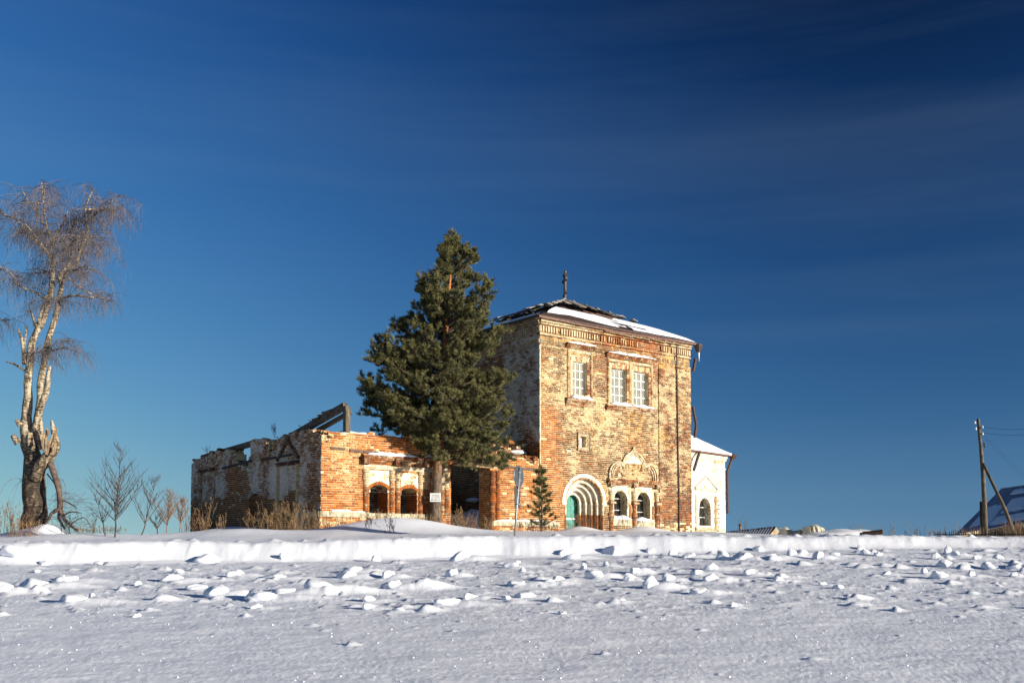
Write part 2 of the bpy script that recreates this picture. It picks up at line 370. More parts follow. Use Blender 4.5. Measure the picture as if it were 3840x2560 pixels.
def micro(X, Y):
    near = 1 - sstep((Y - 22.5) / 1.5); rough = sstep((Y - 12) / 4)
    m = near * (.035 * fbm(X * .9 + Y * .25, Y * 1.6, 4, 3) + .018 * fbm(X * 3 + 2 * Y, Y * 7, 3, 4))
    m = m + near * rough * (.05 * np.maximum(fbm(X * 2.0, Y * 2.6, 4, 12), -.02) + .028 * np.maximum(fbm(X * 4.5 + Y, Y * 7, 3, 19) - .08, 0) * 2)
    m = m + near * .03 * fbm(X * .55 + Y * .3, Y * 1.1 - X * .2, 3, 61)
    return m + near * .008 * fbm(X * 30, Y * 34, 2, 8) + (1 - near) * .009 * fbm(X * 3, Y * 5, 3, 14)
def sz(x, y): return float(ground(x, y) + micro(np.float64(x), np.float64(y)))
# ------------------------------------------------------------------ terrain sheet (finer close to the camera)
def polar_sheet(name, Ds, a0, a1, nc, lumps=True):
    A = np.linspace(a0, a1, nc); D = np.asarray(Ds)
    Y = np.repeat(D[:, None], nc, 1); X = A[None, :] * (Y + 6.0)      # wide enough at the near end for a step to either side
    Z = ground(X, Y)
    if lumps:
        Z = Z + micro(X, Y)
        rs = np.random.RandomState(5)
        L_ = []
        for i in range(950):
            d = 9 + 15 * rs.rand() ** .62; ax = rs.uniform(-.56, .56)
            if d > 23.9: continue
            r = rs.uniform(.022, .055) * (1 + 1.1 * (rs.rand() > .85)) * (1 if d > 14 else .5)
            if rs.rand() > (d - 8.5) / 7: continue
            L_.append((ax * d, d, r * rs.uniform(.9, 1.8), r * rs.uniform(.6, 1), r * rs.uniform(.5, .95)))
        for x, y, w, h, _, _ in SNOWCH:           # drifts packed round the bigger chunks
            if y < 24: L_.append((x + w * .35, y - .02, w * .8, w * .5, h * .36)); L_.append((x + w * .9, y + .05, w * .8, w * .4, h * .20))
        for i in range(420):                      # crumbs along the ploughed crest
            x = rs.uniform(-15, 15); L_.append((x, 25.55 + rs.uniform(-.25, .7), rs.uniform(.06, .2), rs.uniform(.06, .12), rs.uniform(.01, .04)))
        for x, y, sx, sy, h in L_:
            i0, i1 = np.searchsorted(D, (y - 2.2 * sy, y + 2.2 * sy)); j0, j1 = np.searchsorted(A, ((x - 2.6 * sx) / (y + 6.0), (x + 2.6 * sx) / (y + 6.0)))
            if i1 <= i0 or j1 <= j0: continue
            xx = (X[i0:i1, j0:j1] - x) / sx; yy = (Y[i0:i1, j0:j1] - y) / sy
            xx = np.where(xx > 0, xx * .62, xx * 1.5)     # steep windward side on the left, long tail to the right
            q = np.exp(-(xx * xx + yy * yy) ** 1.3)
            Z[i0:i1, j0:j1] += h * q
    nr = len(D); V = np.stack([X, Y, Z], -1).reshape(-1, 3).astype(np.float32)
    i = np.arange(nr - 1)[:, None] * nc + np.arange(nc - 1)[None, :]
    F = np.stack([i, i + 1, i + nc + 1, i + nc], -1).reshape(-1, 4).astype(np.int32)
    me = bpy.data.meshes.new(name); me.vertices.add(len(V)); me.vertices.foreach_set('co', V.ravel())
    me.loops.add(F.size); me.loops.foreach_set('vertex_index', F.ravel())
    me.polygons.add(len(F)); me.polygons.foreach_set('loop_start', np.arange(0, F.size, 4, dtype=np.int32)); me.polygons.foreach_set('loop_total', np.full(len(F), 4, dtype=np.int32))
    me.polygons.foreach_set('use_smooth', [True] * len(F)); me.update(calc_edges=True); me.materials.append(M['snow'])
    o = bpy.data.objects.new(name, me); COL.objects.link(o); o['kind'] = 'structure'; return o
Ds = [3.5]
while Ds[-1] < 26.6: Ds.append(Ds[-1] + max(.02, .0048 * Ds[-1]))
while Ds[-1] < 48: Ds.append(Ds[-1] * 1.006)
while Ds[-1] < 900: Ds.append(Ds[-1] * 1.05)
polar_sheet("snow_ground", Ds, -.60, .60, 1180)
# coarse ground round and behind the camera, a little under the fine sheet's edge
mb = MB()
gx = [-900, -400, -150, -60, -30, -15, -8, -3, 0, 3, 8, 15, 30, 60, 150, 400, 900]; gy = [-900, -300, -100, -40, -15, -5, 0, 2, 5, 10, 20, 24, 26, 30, 40, 60, 120, 300, 900]
vs = [(x, y, gz(x, max(y, 2)) - .06) for y in gy for x in gx]; n_ = len(gx)
mb.add(vs, [(j * n_ + i, j * n_ + i + 1, (j + 1) * n_ + i + 1, (j + 1) * n_ + i) for j in range(len(gy) - 1) for i in range(n_ - 1)])
mb.build("snow_plain", M['snow'], kind='structure')

# ------------------------------------------------------------------ snow chunks
def chunk_mesh(w, d, h, seed, blocky):
    rs = random.Random(seed); bm = bmesh.new(); bmesh.ops.create_icosphere(bm, subdivisions=3, radius=1)
    planes = [(Vector((rs.gauss(0, 1), rs.gauss(0, 1), rs.gauss(.2, 1))).normalized(), rs.uniform(.5, .86)) for _ in range(7 if blocky else 4)]
    off = Vector((rs.uniform(0, 50), rs.uniform(0, 50), 0))
    for v in bm.verts:
        p = v.co.copy()
        for nrm, k in planes:
            t = p.dot(nrm)
            if t > k: p -= nrm * (t - k) * .92
        p *= 1 + .24 * mn.noise(p * 1.5 + off) + .10 * mn.noise(p * 4 + off) + .05 * mn.noise(p * 9 + off)
        v.co = Vector((p.x * w * .58, p.y * d * .58, p.z * h * .75 + h * .12))
    me = bpy.data.meshes.new("snow_chunk"); bm.to_mesh(me); bm.free()
    me.polygons.foreach_set('use_smooth', [True] * len(me.polygons)); me.materials.append(M['snow']); return me
ORD = sorted(range(len(SNOWCH)), key=lambda i: -CH[i][2] * CH[i][3])
special = {}
def near_what(px):
    for a, b in ((180, "the old birch"), (620, "the bare saplings"), (980, "the shaded annex wall"), (1330, "the sunlit annex corner"), (1580, "the annex windows"), (1760, "the tall pine"),
                 (1960, "the round road sign"), (2110, "the small young pine"), (2260, "the green door"), (2440, "the lattice windows"), (2600, "the right church corner"), (2760, "the white apse"),
                 (2960, "the low plank shed"), (3120, "the tarpaulin heaps"), (3350, "the dark timbers"), (3560, "the fence end"), (3740, "the utility pole"), (9999, "the slate roof")):
        if px < a: return b
used_lab = {}
for i, (x, y, w, h, px, py) in enumerate(SNOWCH):
    big = CH[i][2] * CH[i][3] > 1900
    me = chunk_mesh(w, w * R(.6, .8), h * (1.0 if big else 1.1), i * 7 + 1, i % 3 != 0)
    o = bpy.data.objects.new("snow_chunk", me); COL.objects.link(o)
    o.location = (x, y, sz(x, y) + .01); o.rotation_euler = (R(-.15, .15), R(-.12, .12), R(-.5, .5)); o['category'] = 'snow chunk'; o['group'] = 'snow chunks strewn over the ploughed field'
    row = "on the bank" if y > 23.6 else "at the bank foot" if y > 22 else "in the far rows" if y > 19.5 else "in the middle rows" if y > 16.8 else "in the nearest rows"
    size = "large" if CH[i][2] > 75 else "middling" if CH[i][2] > 45 else "small"
    form = "blocky" if h / w > .62 else "flat" if h / w < .4 else "lumpy"
    lab = f"{size} {form} snow clod {row} below {near_what(px)}"
    used_lab.setdefault(lab, []).append((px, o))
for lab, L_ in used_lab.items():
    L_.sort(key=lambda t: t[0])
    for k, (px, o) in enumerate(L_):
        o['label'] = lab if len(L_) == 1 else f"{['leftmost', 'rightmost'][k] if len(L_) == 2 else ['leftmost', 'second', 'third', 'fourth', 'fifth', 'sixth', 'seventh'][min(k, 6)]} {lab}"

# crumbs of snow on the near field (nobody could count them)
mb = MB(); rs = np.random.RandomState(11)
for i in range(7000):
    d = 6.5 + 17 * rs.rand() ** 1.1; ax = rs.uniform(-.6, .6)
    dens = .35 + .9 * float(fbm(np.float64(ax * d * .5), np.float64(d * .5), 3, 44) + .5) ** 2 + (.8 if ax > .25 and d < 12 else 0)
    if rs.rand() > dens: continue
    x = ax * d; r = .0028 + .009 * rs.rand() ** 6 + (.002 if d > 13 else 0); z = sz(x, d) + r * .35
    P = [(x - r * 1.3, d, z), (x, d - r, z), (x + r * 1.4, d, z), (x, d + r, z), (x + rs.uniform(-.5, .5) * r, d, z + r * rs.uniform(.4, .9)), (x, d, z - r)]
    mb.add(P, [(0, 1, 4), (1, 2, 4), (2, 3, 4), (3, 0, 4), (1, 0, 5), (2, 1, 5), (3, 2, 5), (0, 3, 5)])
mb.build("snow_crumbs", M['snow'], kind='stuff')
# ------------------------------------------------------------------ the church: own frame, t along the sunlit front, s going back, z up
CC = Vector((1.17, 42.0, 0.0)); TH = math.atan2(.615, .788)
church = empty("ruined_church", CC, TH)
tag(church, "roofless brick church ruin with whitewashed tower block, green door and small wooden roof cross", "church")
Rinv = Matrix.Rotation(-TH, 4, 'Z')
class Plane:
    def __init__(s, O, d, n): s.O = Vector(O); s.d = Vector(d).normalized(); s.n = Vector(n).normalized()
    def P(s, u, z, d=0.0): q = s.O + s.d * u + s.n * d; return (q.x, q.y, z)
    def on(s, px, py, depth=0.0):
        d = Rinv @ ray(px, py); e = Rinv @ (EYE - CC)
        n = Vector((s.n.x, s.n.y, 0)); O = Vector((s.O.x, s.O.y, 0)) + n * depth
        k = (O - Vector((e.x, e.y, 0))).dot(n) / Vector((d.x, d.y, 0)).dot(n)
        p = e + d * k; q = p - O
        return q.x * s.d.x + q.y * s.d.y, p.z
    def ux(s, px, py): return s.on(px, py)[0]
    def zx(s, px, py): return s.on(px, py)[1]
LIT = Plane((0, 0), (1, 0), (0, -1))
SHT = Plane((0, 0), (0, 1), (-1, 0))            # tower's shaded side
SHR = Plane((-10.06, 0), (0, 1), (-1, 0))       # refectory's shaded side
a50 = TH - math.atan2(.771, .637)
APS = Plane((9.175, .9), (math.cos(-a50), math.sin(-a50)), (math.sin(-a50), -math.cos(-a50)))
def c5(x, y): return 1860 + x / 2.7036, 980 + y / 2.7036
def c6(x, y): return 1860 + x / 2.5565, 1520 + y / 2.5565
def c3(x, y): return 1180 + x / 3.1355, 1540 + y / 3.1355
def c2(x, y): return 680 + x / 2.8, 1480 + y / 2.8
def cD(x, y): return 2100 + x / 5.2263, 1720 + y / 5.2263
def cW(x, y): return 2080 + x / 5.2275, 1260 + y / 5.2275
def cA(x, y): return 2560 + x / 3.92, 1620 + y / 3.92
def rect(pl, cf, x0, y0, x1, y1):
    xm, ym = (x0 + x1) / 2, (y0 + y1) / 2
    return pl.ux(*cf(x0, ym)), pl.ux(*cf(x1, ym)), pl.zx(*cf(xm, y1)), pl.zx(*cf(xm, y0))     # u0,u1,z0,z1

# ---- openings: (u0, u1, z0, spring z, top z)
def hole_iv(h, z):
    u0, u1, z0, zs, zt = h
    if z < z0 or z > zt: return None
    if z <= zs: return u0, u1
    k = math.sqrt(max(0, 1 - ((z - zs) / max(zt - zs, 1e-4)) ** 2)); c = (u0 + u1) / 2; w = (u1 - u0) / 2
    return c - w * k, c + w * k
def hole_poly(h, n=10):
    u0, u1, z0, zs, zt = h; c = (u0 + u1) / 2; w = (u1 - u0) / 2; P = [(u0, z0), (u1, z0)]
    if zt - zs < .01: return P + [(u1, zt), (u0, zt)]
    return P + [(c + w * math.cos(math.pi * k / n), zs + (zt - zs) * math.sin(math.pi * k / n)) for k in range(n + 1)]
def slab(name, pl, outer, holes, d_front, thick, mat, parent, kind=None, attr=None):
    """solid plate: 2-D outline with openings, given its real thickness"""
    cu = bpy.data.curves.new("tmp", 'CURVE'); cu.dimensions = '2D'; cu.fill_mode = 'BOTH'; cu.extrude = thick / 2
    for P in [outer] + holes:
        sp = cu.splines.new('POLY'); sp.points.add(len(P) - 1); sp.use_cyclic_u = True
        for q, (x, y) in zip(sp.points, P): q.co = (x, y, 0, 1)
    ob = bpy.data.objects.new("tmp", cu); COL.objects.link(ob); bpy.context.view_layer.update()
    me = bpy.data.meshes.new_from_object(ob.evaluated_get(bpy.context.evaluated_depsgraph_get()))
    bpy.data.objects.remove(ob); bpy.data.curves.remove(cu)
    for v in me.vertices: v.co = pl.P(v.co.x, v.co.y, d_front - thick / 2 + v.co.z)
    me.materials.clear(); me.materials.append(mat); me.name = name
    for p in me.polygons: p.use_smooth = False
    if attr:
        ca = me.color_attributes.new('bt', 'FLOAT_COLOR', 'POINT')
        for c in ca.data: c.color = attr
    bm = bmesh.new(); bm.from_mesh(me); bmesh.ops.recalc_face_normals(bm, faces=bm.faces); bm.to_mesh(me); bm.free()
    o = bpy.data.objects.new(name, me); COL.objects.link(o); o.parent = parent
    if kind: o['kind'] = kind
    return o
PITCHZ = .0835; BL = .25
ALLB = []      # every brick of the church: (distance, wall object, MB)
def brick_rows(pl, u0, u1, z0, ztop, holes, look, wallobj, skip=.012, d0=0.0, ledge=None):
    jt = .007 if look in (look_tower, look_shade) else 0.0
    k = int(math.floor(z0 / PITCHZ))
    while True:
        za = k * PITCHZ; zc = za + PITCHZ / 2; k += 1
        if zc < z0: continue
        if za > max(ztop(u0 + (u1 - u0) * q / 60.0) for q in range(61)): break
        u = u0 - (BL / 2 if k % 2 else 0) - R(0, .03)
        while u < u1:
            ln = BL if random.random() > .16 else BL / 2
            a, b = max(u, u0), min(u + ln - .014 - jt, u1); u += ln
            if b - a < .05: continue
            uc = (a + b) / 2
            if zc > ztop(uc) - .02: continue
            bad = False
            for h in holes:
                iv = hole_iv(h, zc)
                if iv and a < iv[1] + .01 and b > iv[0] - .01:
                    if a >= iv[0] - .05 and b <= iv[1] + .05: bad = True; break
                    if uc < (iv[0] + iv[1]) / 2: b = iv[0] - .008
                    else: a = iv[1] + .008
            if bad or b - a < .04: continue
            tone, wash, och_light, dark, pr = look((a + b) / 2, zc)
            if random.random() < skip + pr: continue
            pro = R(.003, .017) * (1.0 if wash > .6 else 1.3)
            zb, zt = za + .012 + jt * .6 + R(-.003, .003), za + PITCHZ - .004 + R(-.004, .002)
            j = .006
            wob = .012 * mn.noise(Vector((uc * .7, zc * .3, pl.O.x)))
            F = [(a + R(-j, j), zb + wob + R(-j, j) * .6), (b + R(-j, j), zb + wob + R(-j, j) * .6), (b + R(-j, j), zt + wob + R(-j, j) * .6), (a + R(-j, j), zt + wob + R(-j, j) * .6)]
            P = [pl.P(x, z, d0 + pro + R(-.004, .004)) for x, z in F] + [pl.P(x, z, d0 - .03) for x, z in F]
            at_ = (min(1, max(0, tone + R(-.28, .28))), wash + R(-.2, .2), och_light, dark)
            w = Matrix.Rotation(TH, 4, 'Z') @ Vector(P[0]) + CC
            ALLB.append((w.y, wallobj, P, at_))
def wall(name, pl, u0, u1, z0, ztop, holes, look, thick=.55, rag=.0, label=None, bricks=True, mat='mortar', skip=.012):
    nseg = max(2, int((u1 - u0) / .27)); top = []
    for i in range(nseg):
        a = u0 + (u1 - u0) * i / nseg; b = u0 + (u1 - u0) * (i + 1) / nseg; z = ztop((a + b) / 2)
        top += [(b, z), (a, z)] if False else [(a, z - .001), (b, z)]
    outer = [(u0, z0), (u1, z0)] + top[::-1]
    o = slab(name, pl, outer, [hole_poly(h) for h in holes], 0.0, thick, M[mat], church)
    if label: o['label'] = label
    if bricks: brick_rows(pl, u0, u1, z0, ztop, holes, look, o, skip)
    return o
def nn(u, z, k=1.0, o=0.0): return mn.noise(Vector((u * k + o, z * k, o * 3.7)))
def blob(u, z, cu, cz, ru, rz): return max(0.0, 1 - ((u - cu) / ru) ** 2 - ((z - cz) / rz) ** 2)

# ---- positions on the sunlit front
EAVE = 9.0
TW = 9.175; TS = 7.4
GRD = -.55
wA = rect(LIT, cW, 352, 510, 620, 1165); wB = rect(LIT, cW, 1112, 645, 1400, 1315); wC = rect(LIT, cW, 1545, 712, 1825, 1360)
lw1 = rect(LIT, cD, 1040, 620, 1305, 1160); lw2 = rect(LIT, cD, 1490, 655, 1755, 1200)
nich = rect(LIT, c6, 800, 270, 862, 408)
def arched(r, sp): return (r[0], r[1], r[2], r[3] - sp, r[3])
HA = (*wA[:3], wA[3] - .01, wA[3]); HB = (*wB[:3], wB[3] - .01, wB[3]); HC = (*wC[:3], wC[3] - .01, wC[3])
H1 = arched(lw1, (lw1[1] - lw1[0]) * .5); H2 = arched(lw2, (lw2[1] - lw2[0]) * .5)
HN = (*nich[:3], nich[3] - .01, nich[3])
pc_l = LIT.ux(*cD(95, 900)); pc_r = LIT.ux(*cD(845, 900)); PC = (pc_l + pc_r) / 2; PR = (pc_r - pc_l) / 2; PZ = LIT.zx(*cD(430, 360)) - PR
HP = (PC - PR, PC + PR, GRD + .01, PZ, PZ + PR)

def look_tower(u, z):
    wash = .44 + .44 * nn(u, z, .45) + .34 * nn(u, z, 1.5, 4)
    low = blob(u, z, -.2, 1.2, 2.3, 3.2); wash -= .75 * min(1, 1.6 * low)
    low2 = blob(u, z, .1, 4.2, 1.3, 1.6); wash -= .38 * low2
    wash -= .25 * blob(u, z, 8.4, .8, 1.6, 1.6)
    tone = .16 + .25 * max(0, nn(u, z, .9, 31)) + .52 * min(1, max(low, low2) * 1.5)
    och_light = 0.0
    ub = (wB[0] + wC[1]) / 2
    och_light += 2.2 * blob(u, z, ub + .35 + .25 * nn(u, z, 1), 5.0, .75, 1.35) + .9 * blob(u, z, ub + .3, 3.6, .8, 1.4)
    och_light += 1.4 * blob(u, z, wC[1] + .45, wC[3] + .55, .8, .9) + 1.1 * blob(u, z, wA[1] + .35, wA[3] + .1, .45, .6) + .9 * blob(u, z, wB[0] + .8, wB[3] + .7, 1.5, .5)
    och_light += .8 * max(0, nn(u, z, .8, 9)) + .5 * (z > 7.6)
    up = blob(u, z, 5.3, EAVE - .1, 3.4, .9); wash -= .5 * up; tone += .35 * up
    wash -= .35 * blob(u, z, 6.6, 7.9, .9, 1.0); tone += .3 * blob(u, z, 6.6, 7.9, .9, 1.0)
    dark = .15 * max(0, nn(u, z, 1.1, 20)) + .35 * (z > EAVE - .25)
    return tone, wash, min(1, max(0, och_light * 1.2 + .32)), dark, 0  # constant base tint paints in warm sunlight; the blobs are stains
def look_shade(u, z):
    wash = .56 + .34 * nn(u, z, .6, 7) + .25 * nn(u, z, 2, 5)
    if u < .72: wash += .12
    if z < 3.9 + .6 * nn(u, 0, .8, 2): wash -= .48
    wash -= .7 * (u > 2.5) * blob(u, z, 3.4, 7.2, 1.3, 2.2)
    wash -= .45 * blob(u, z, .15, 6.0, .7, .5)
    return .45, wash, -.8, .15, 0  # wash whitened and brick tone lifted to paint in skylight
REFT = 3.55
def refect_top(u):
    return REFT + .14 * nn(u, 0, 1.3, 3) + .12 * nn(u, 0, 3.6, 5) - (.42 if u < -9.75 else 0) - .30 * max(0, (u + 7.3) / 3.0) * 1.0
def look_ref(u, z):
    wash = .02 + .28 * nn(u, z, .8, 11) + .36 * blob(u, z, -9.1, 2.2, 1.5, 1.7) + .18 * blob(u, z, -8.6, 3.0, 1.2, .5)
    wash -= .3 * blob(u, z, -8.2, 1.2, .55, 1.0)
    wash += .35 * blob(u, z, -6.5, 2.1, 1.6, .9)
    return .76, wash, .6, .1 * max(0, nn(u, z, 2, 3)), .02 * (z > 3.1)  # even ochre: rusty brick colour plus painted-in sun warmth
def look_low(u, z):
    return .70, .14 + .25 * nn(u, z, 1.1, 13) + .15 * (z < .6), .10, .05, .02
def look_sref(u, z):
    wash = .50 + .5 * nn(u, z, .75, 17) + .15 * nn(u, z, 2.5, 3)
    if z < 1.35 + .35 * nn(u, 0, .8, 4) and u > 1.9: wash -= .62
    wash += .55 * blob(u, z, 3.4, 2.0, 1.0, 1.4) - .5 * blob(u, z, 7.6, 1.8, 1.4, 1.8) - .35 * blob(u, z, 10.2, .6, 2.3, 1.0)
    return .55, wash, -.7, .15, .01  # wash whitened on this side too, as painted skylight
def look_apse(u, z):
    wash = 1.35 + .35 * nn(u, z, .9, 21) - .5 * blob(u, z, 3.9, 3.0, 1.2, 1.2) * 1.0 - .35 * (z < .35) - .35 * (z > 3.55) * (nn(u, z, 1.5, 3) > 0)
    return .5, wash, .0, 0, 0

# ---- walls
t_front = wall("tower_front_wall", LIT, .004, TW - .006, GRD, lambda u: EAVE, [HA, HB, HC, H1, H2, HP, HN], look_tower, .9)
t_side = wall("tower_shaded_wall", SHT, .007, TS - .004, GRD, lambda u: EAVE, [(4.3, 5.5, 5.4, 7.2, 7.6)], look_shade, .88)
back = Plane((0, TS), (1, 0), (0, 1)); right = Plane((TW, 0), (0, 1), (1, 0))
wall("tower_back_wall", back, .008, TW - .008, GRD, lambda u: EAVE, [], look_tower, .5, bricks=False, mat='plaster')
wall("tower_right_wall", right, .01, TS - .01, GRD, lambda u: EAVE, [], look_tower, .5, bricks=True)

# refectory front: openings
rA = rect(LIT, c3, 640, 870, 862, 1200); rB = rect(LIT, c3, 1005, 905, 1205, 1215)
RA = (rA[0], rA[1], rA[2] - .1, rA[3] - .22, rA[3]); RB = (rB[0], rB[1], rB[2] - .1, rB[3] - .22, rB[3])
r_end = LIT.ux(*c3(1600, 900)); gap_r = LIT.ux(1838, 1850)
ref_front = wall("refectory_front_wall", LIT, -10.056, r_end, GRD, refect_top, [RA, RB], look_ref, .75, skip=.02)
low_z = LIT.zx(1950, 1726)
def low_top(u): return low_z + .18 * nn(u, 0, 2.1, 8) + .12 * nn(u, 0, 6, 2) + (.25 if u < -1.9 else 0) + .2 * blob(u, 0, -1.2, 0, .5, 1)
low_wall = wall("low_ruined_wall", LIT, gap_r, -.004, GRD, low_top, [], look_low, .75, skip=.03)
# refectory shaded side with its collapsed notch and door opening
zz = lambda x, y: SHR.on(*c2(x, y))
prof = [zz(1470, 515), zz(1445, 400), zz(1395, 365), zz(1200, 395), zz(1090, 430), zz(950, 520), zz(935, 600), zz(900, 560), zz(880, 480), zz(760, 470), zz(720, 480), zz(712, 560), zz(745, 760), zz(700, 770), zz(640, 760), zz(590, 700), zz(560, 620), zz(510, 570), zz(380, 590), zz(240, 640), zz(160, 670), zz(100, 720)]
prof = sorted([(max(0, min(12.57, a)), b) for a, b in prof])
prof = [(0.0, 3.05), (.2, 3.46), (.57, 3.61), (2.06, 3.64), (2.95, 3.59), (4.0, 3.42), (4.1, 3.02), (4.35, 3.05), (4.5, 3.35), (4.75, 3.58), (6.12, 3.68), (6.18, 2.45), (6.5, 2.46), (6.95, 2.66), (7.5, 2.95), (7.8, 3.28), (8.2, 3.45), (9.55, 3.48), (11.07, 3.38), (11.98, 3.30), (12.57, 3.1)]
pu = [p[0] for p in prof]; pz = [p[1] for p in prof]
def sref_top(u): return float(np.interp(u, pu, pz)) + .12 * nn(u, 0, 3.5, 1)
dr = rect(SHR, c2, 705, 1005, 790, 1440)
SD = (dr[0], dr[1], GRD + .02, dr[3] - .01, dr[3])
ref_side = wall("refectory_shaded_wall", SHR, .008, 12.57, GRD, sref_top, [SD], look_sref, .5, skip=.02)
rb = Plane((-10.06, 12.57), (1, 0), (0, 1)); rbi = Plane((-9.3, 11.9), (1, 0), (0, -1))
wall("refectory_back_wall", rb, .01, 10.0, GRD, lambda u: 2.4 + .3 * nn(u, 0, .9, 3), [], look_sref, .6, bricks=False)
inw = Plane((-9.3, 6.2), (1, 0), (0, -1))
wall("inner_cross_wall", inw, 0, 8.9, GRD, lambda u: 2.3 + .25 * nn(u, 0, 1, 8), [], lambda u, z: (.2, .55 + .5 * nn(u, z, 1), 0, .3, .02), .5)
stub = Plane((-2.4, .8), (1, 0), (0, -1))
wall("broken_vault_stub", stub, 0, 2.38, GRD, lambda u: 2.9 + .38 * u + .3 * nn(u, 0, 2.2, 6) if u > .9 else -.3, [], lambda u, z: (.2, .25 + .3 * nn(u, z, 1), 0, .4, .03), .8)

# apse
aeu = APS.ux(2719, 1850); AZ = 4.08
APT = Plane(APS.P(aeu, 0)[:2], (math.cos(math.atan2(APS.d.y, APS.d.x) + rad(46)), math.sin(math.atan2(APS.d.y, APS.d.x) + rad(46))), (math.sin(math.atan2(APS.d.y, APS.d.x) + rad(46)), -math.cos(math.atan2(APS.d.y, APS.d.x) + rad(46))))
aw = rect(APS, cA, 228, 962, 402, 1370); AWH = arched((aw[0], aw[1], aw[2], aw[3]), (aw[1] - aw[0]) * .5)
ap_wall = wall("apse_wall", APS, 0, aeu, GRD, lambda u: AZ, [AWH], look_apse, .6, mat='plaster')
ap_end = wall("apse_end_wall", APT, 0, 3.2, GRD, lambda u: AZ, [(1.1, 1.9, .5, 1.9, 2.2)], look_apse, .6, mat='plaster')
APB = Plane(APT.P(3.2, 0)[:2], (-.1, 1), (1, .1)); wall("apse_back_wall", APB, 0, 2.2, GRD, lambda u: AZ, [], look_apse, .6, bricks=False, mat='plaster')

# ---- extra brickwork: trims are built of bricks as well
def trim(mb, pl, u0, u1, z0, z1, d0, d1, a=None, j=.004):
    if a is None: a = (R(.3, .7), R(.55, .95), R(0, .3), 0)
    F = [(u0, z0), (u1, z0), (u1, z1), (u0, z1)]; F = [(x + R(-j, j), z + R(-j, j)) for x, z in F]
    mb.hexa([pl.P(x, z, d1) for x, z in F] + [pl.P(x, z, d0 - .02) for x, z in F], a)
def column(mb, pl, u, z0, z1, r, wash, beads=(), look=None):
    """half-round brick shaft laid course by course, a part of its own"""
    mb = MB()
    z = z0
    while z < z1 - .02:
        h = min(.088, z1 - z); rr = r * R(.93, 1.05)
        for b in beads:
            if abs(z - b) < .10: rr *= 1.35
        n = 8; A = (min(1, max(0, R(.25, .75))), (wash(z) if callable(wash) else wash) + R(-.15, .15), R(0, .3), 0); V = []
        for zz_ in (z + .006, z + h - .006):
            for k in range(n + 1):
                an = math.pi * (k / n); V.append(pl.P(u + rr * math.cos(an), zz_, rr * math.sin(an) * .95))
        m_ = n + 1; F = [(k, k + 1, m_ + k + 1, m_ + k) for k in range(n)] + [tuple(range(n, -1, -1)), tuple(range(m_, 2 * m_))]
        mb.add(V, F, A); z += h
    mb.build('brick_column', M['brick'], church, attr=True)
def ledge(mb, pl, u0, u1, z, steps, wash=.7, och_light=0, tone=.4):
    """stack of projecting brick courses, a part of its own; steps = [(height, projection), ...] from below"""
    mb = MB()
    for h, p in steps:
        u = u0
        while u < u1 - .02:
            w = min(R(.22, .29), u1 - u)
            trim(mb, pl, u + .004, u + w - .004, z + .004, z + h - .004, 0, p + R(-.006, .006), (min(1, max(0, tone + R(-.3, .3))), wash + R(-.2, .2), och_light, R(0, .3)))
            u += w
        z += h
    mb.build('brick_ledge', M['brick'], church, attr=True)
    return z
def snowcap(name, pl, u0, u1, z, d0, d1, h, seed=0, gaps=.0):
    mb = MB(); n = max(5, int((u1 - u0) / .06)); V = []
    for i in range(n + 1):
        u = u0 + (u1 - u0) * i / n; e = min(1, 5 * min(i, n - i) / n + .02)
        k = e * max(.05, (.75 + .7 * mn.noise(Vector((u * 2.3, seed, 0))) + .25 * mn.noise(Vector((u * 9, seed, 3)))) - gaps * max(0, mn.noise(Vector((u * 3.1, seed, 9))) * 2.5))
        dd = d1 + .04 * mn.noise(Vector((u * 5, seed, 5)))
        V += [pl.P(u, z - .004, d0), pl.P(u, z + h * k, d0), pl.P(u, z + h * k * .9, (d0 + dd) / 2), pl.P(u, z + h * k * .45, dd * .97), pl.P(u, z - .01 - .03 * k, dd)]
    F = [(i * 5 + q, (i + 1) * 5 + q, (i + 1) * 5 + q + 1, i * 5 + q + 1) for i in range(n) for q in range(4)]
    mb.add(V, F + [(0, 1, 2, 3, 4), tuple(n * 5 + q for q in (4, 3, 2, 1, 0))]); o = mb.build(name, M['snow'], church, smooth=True, kind='stuff'); return o

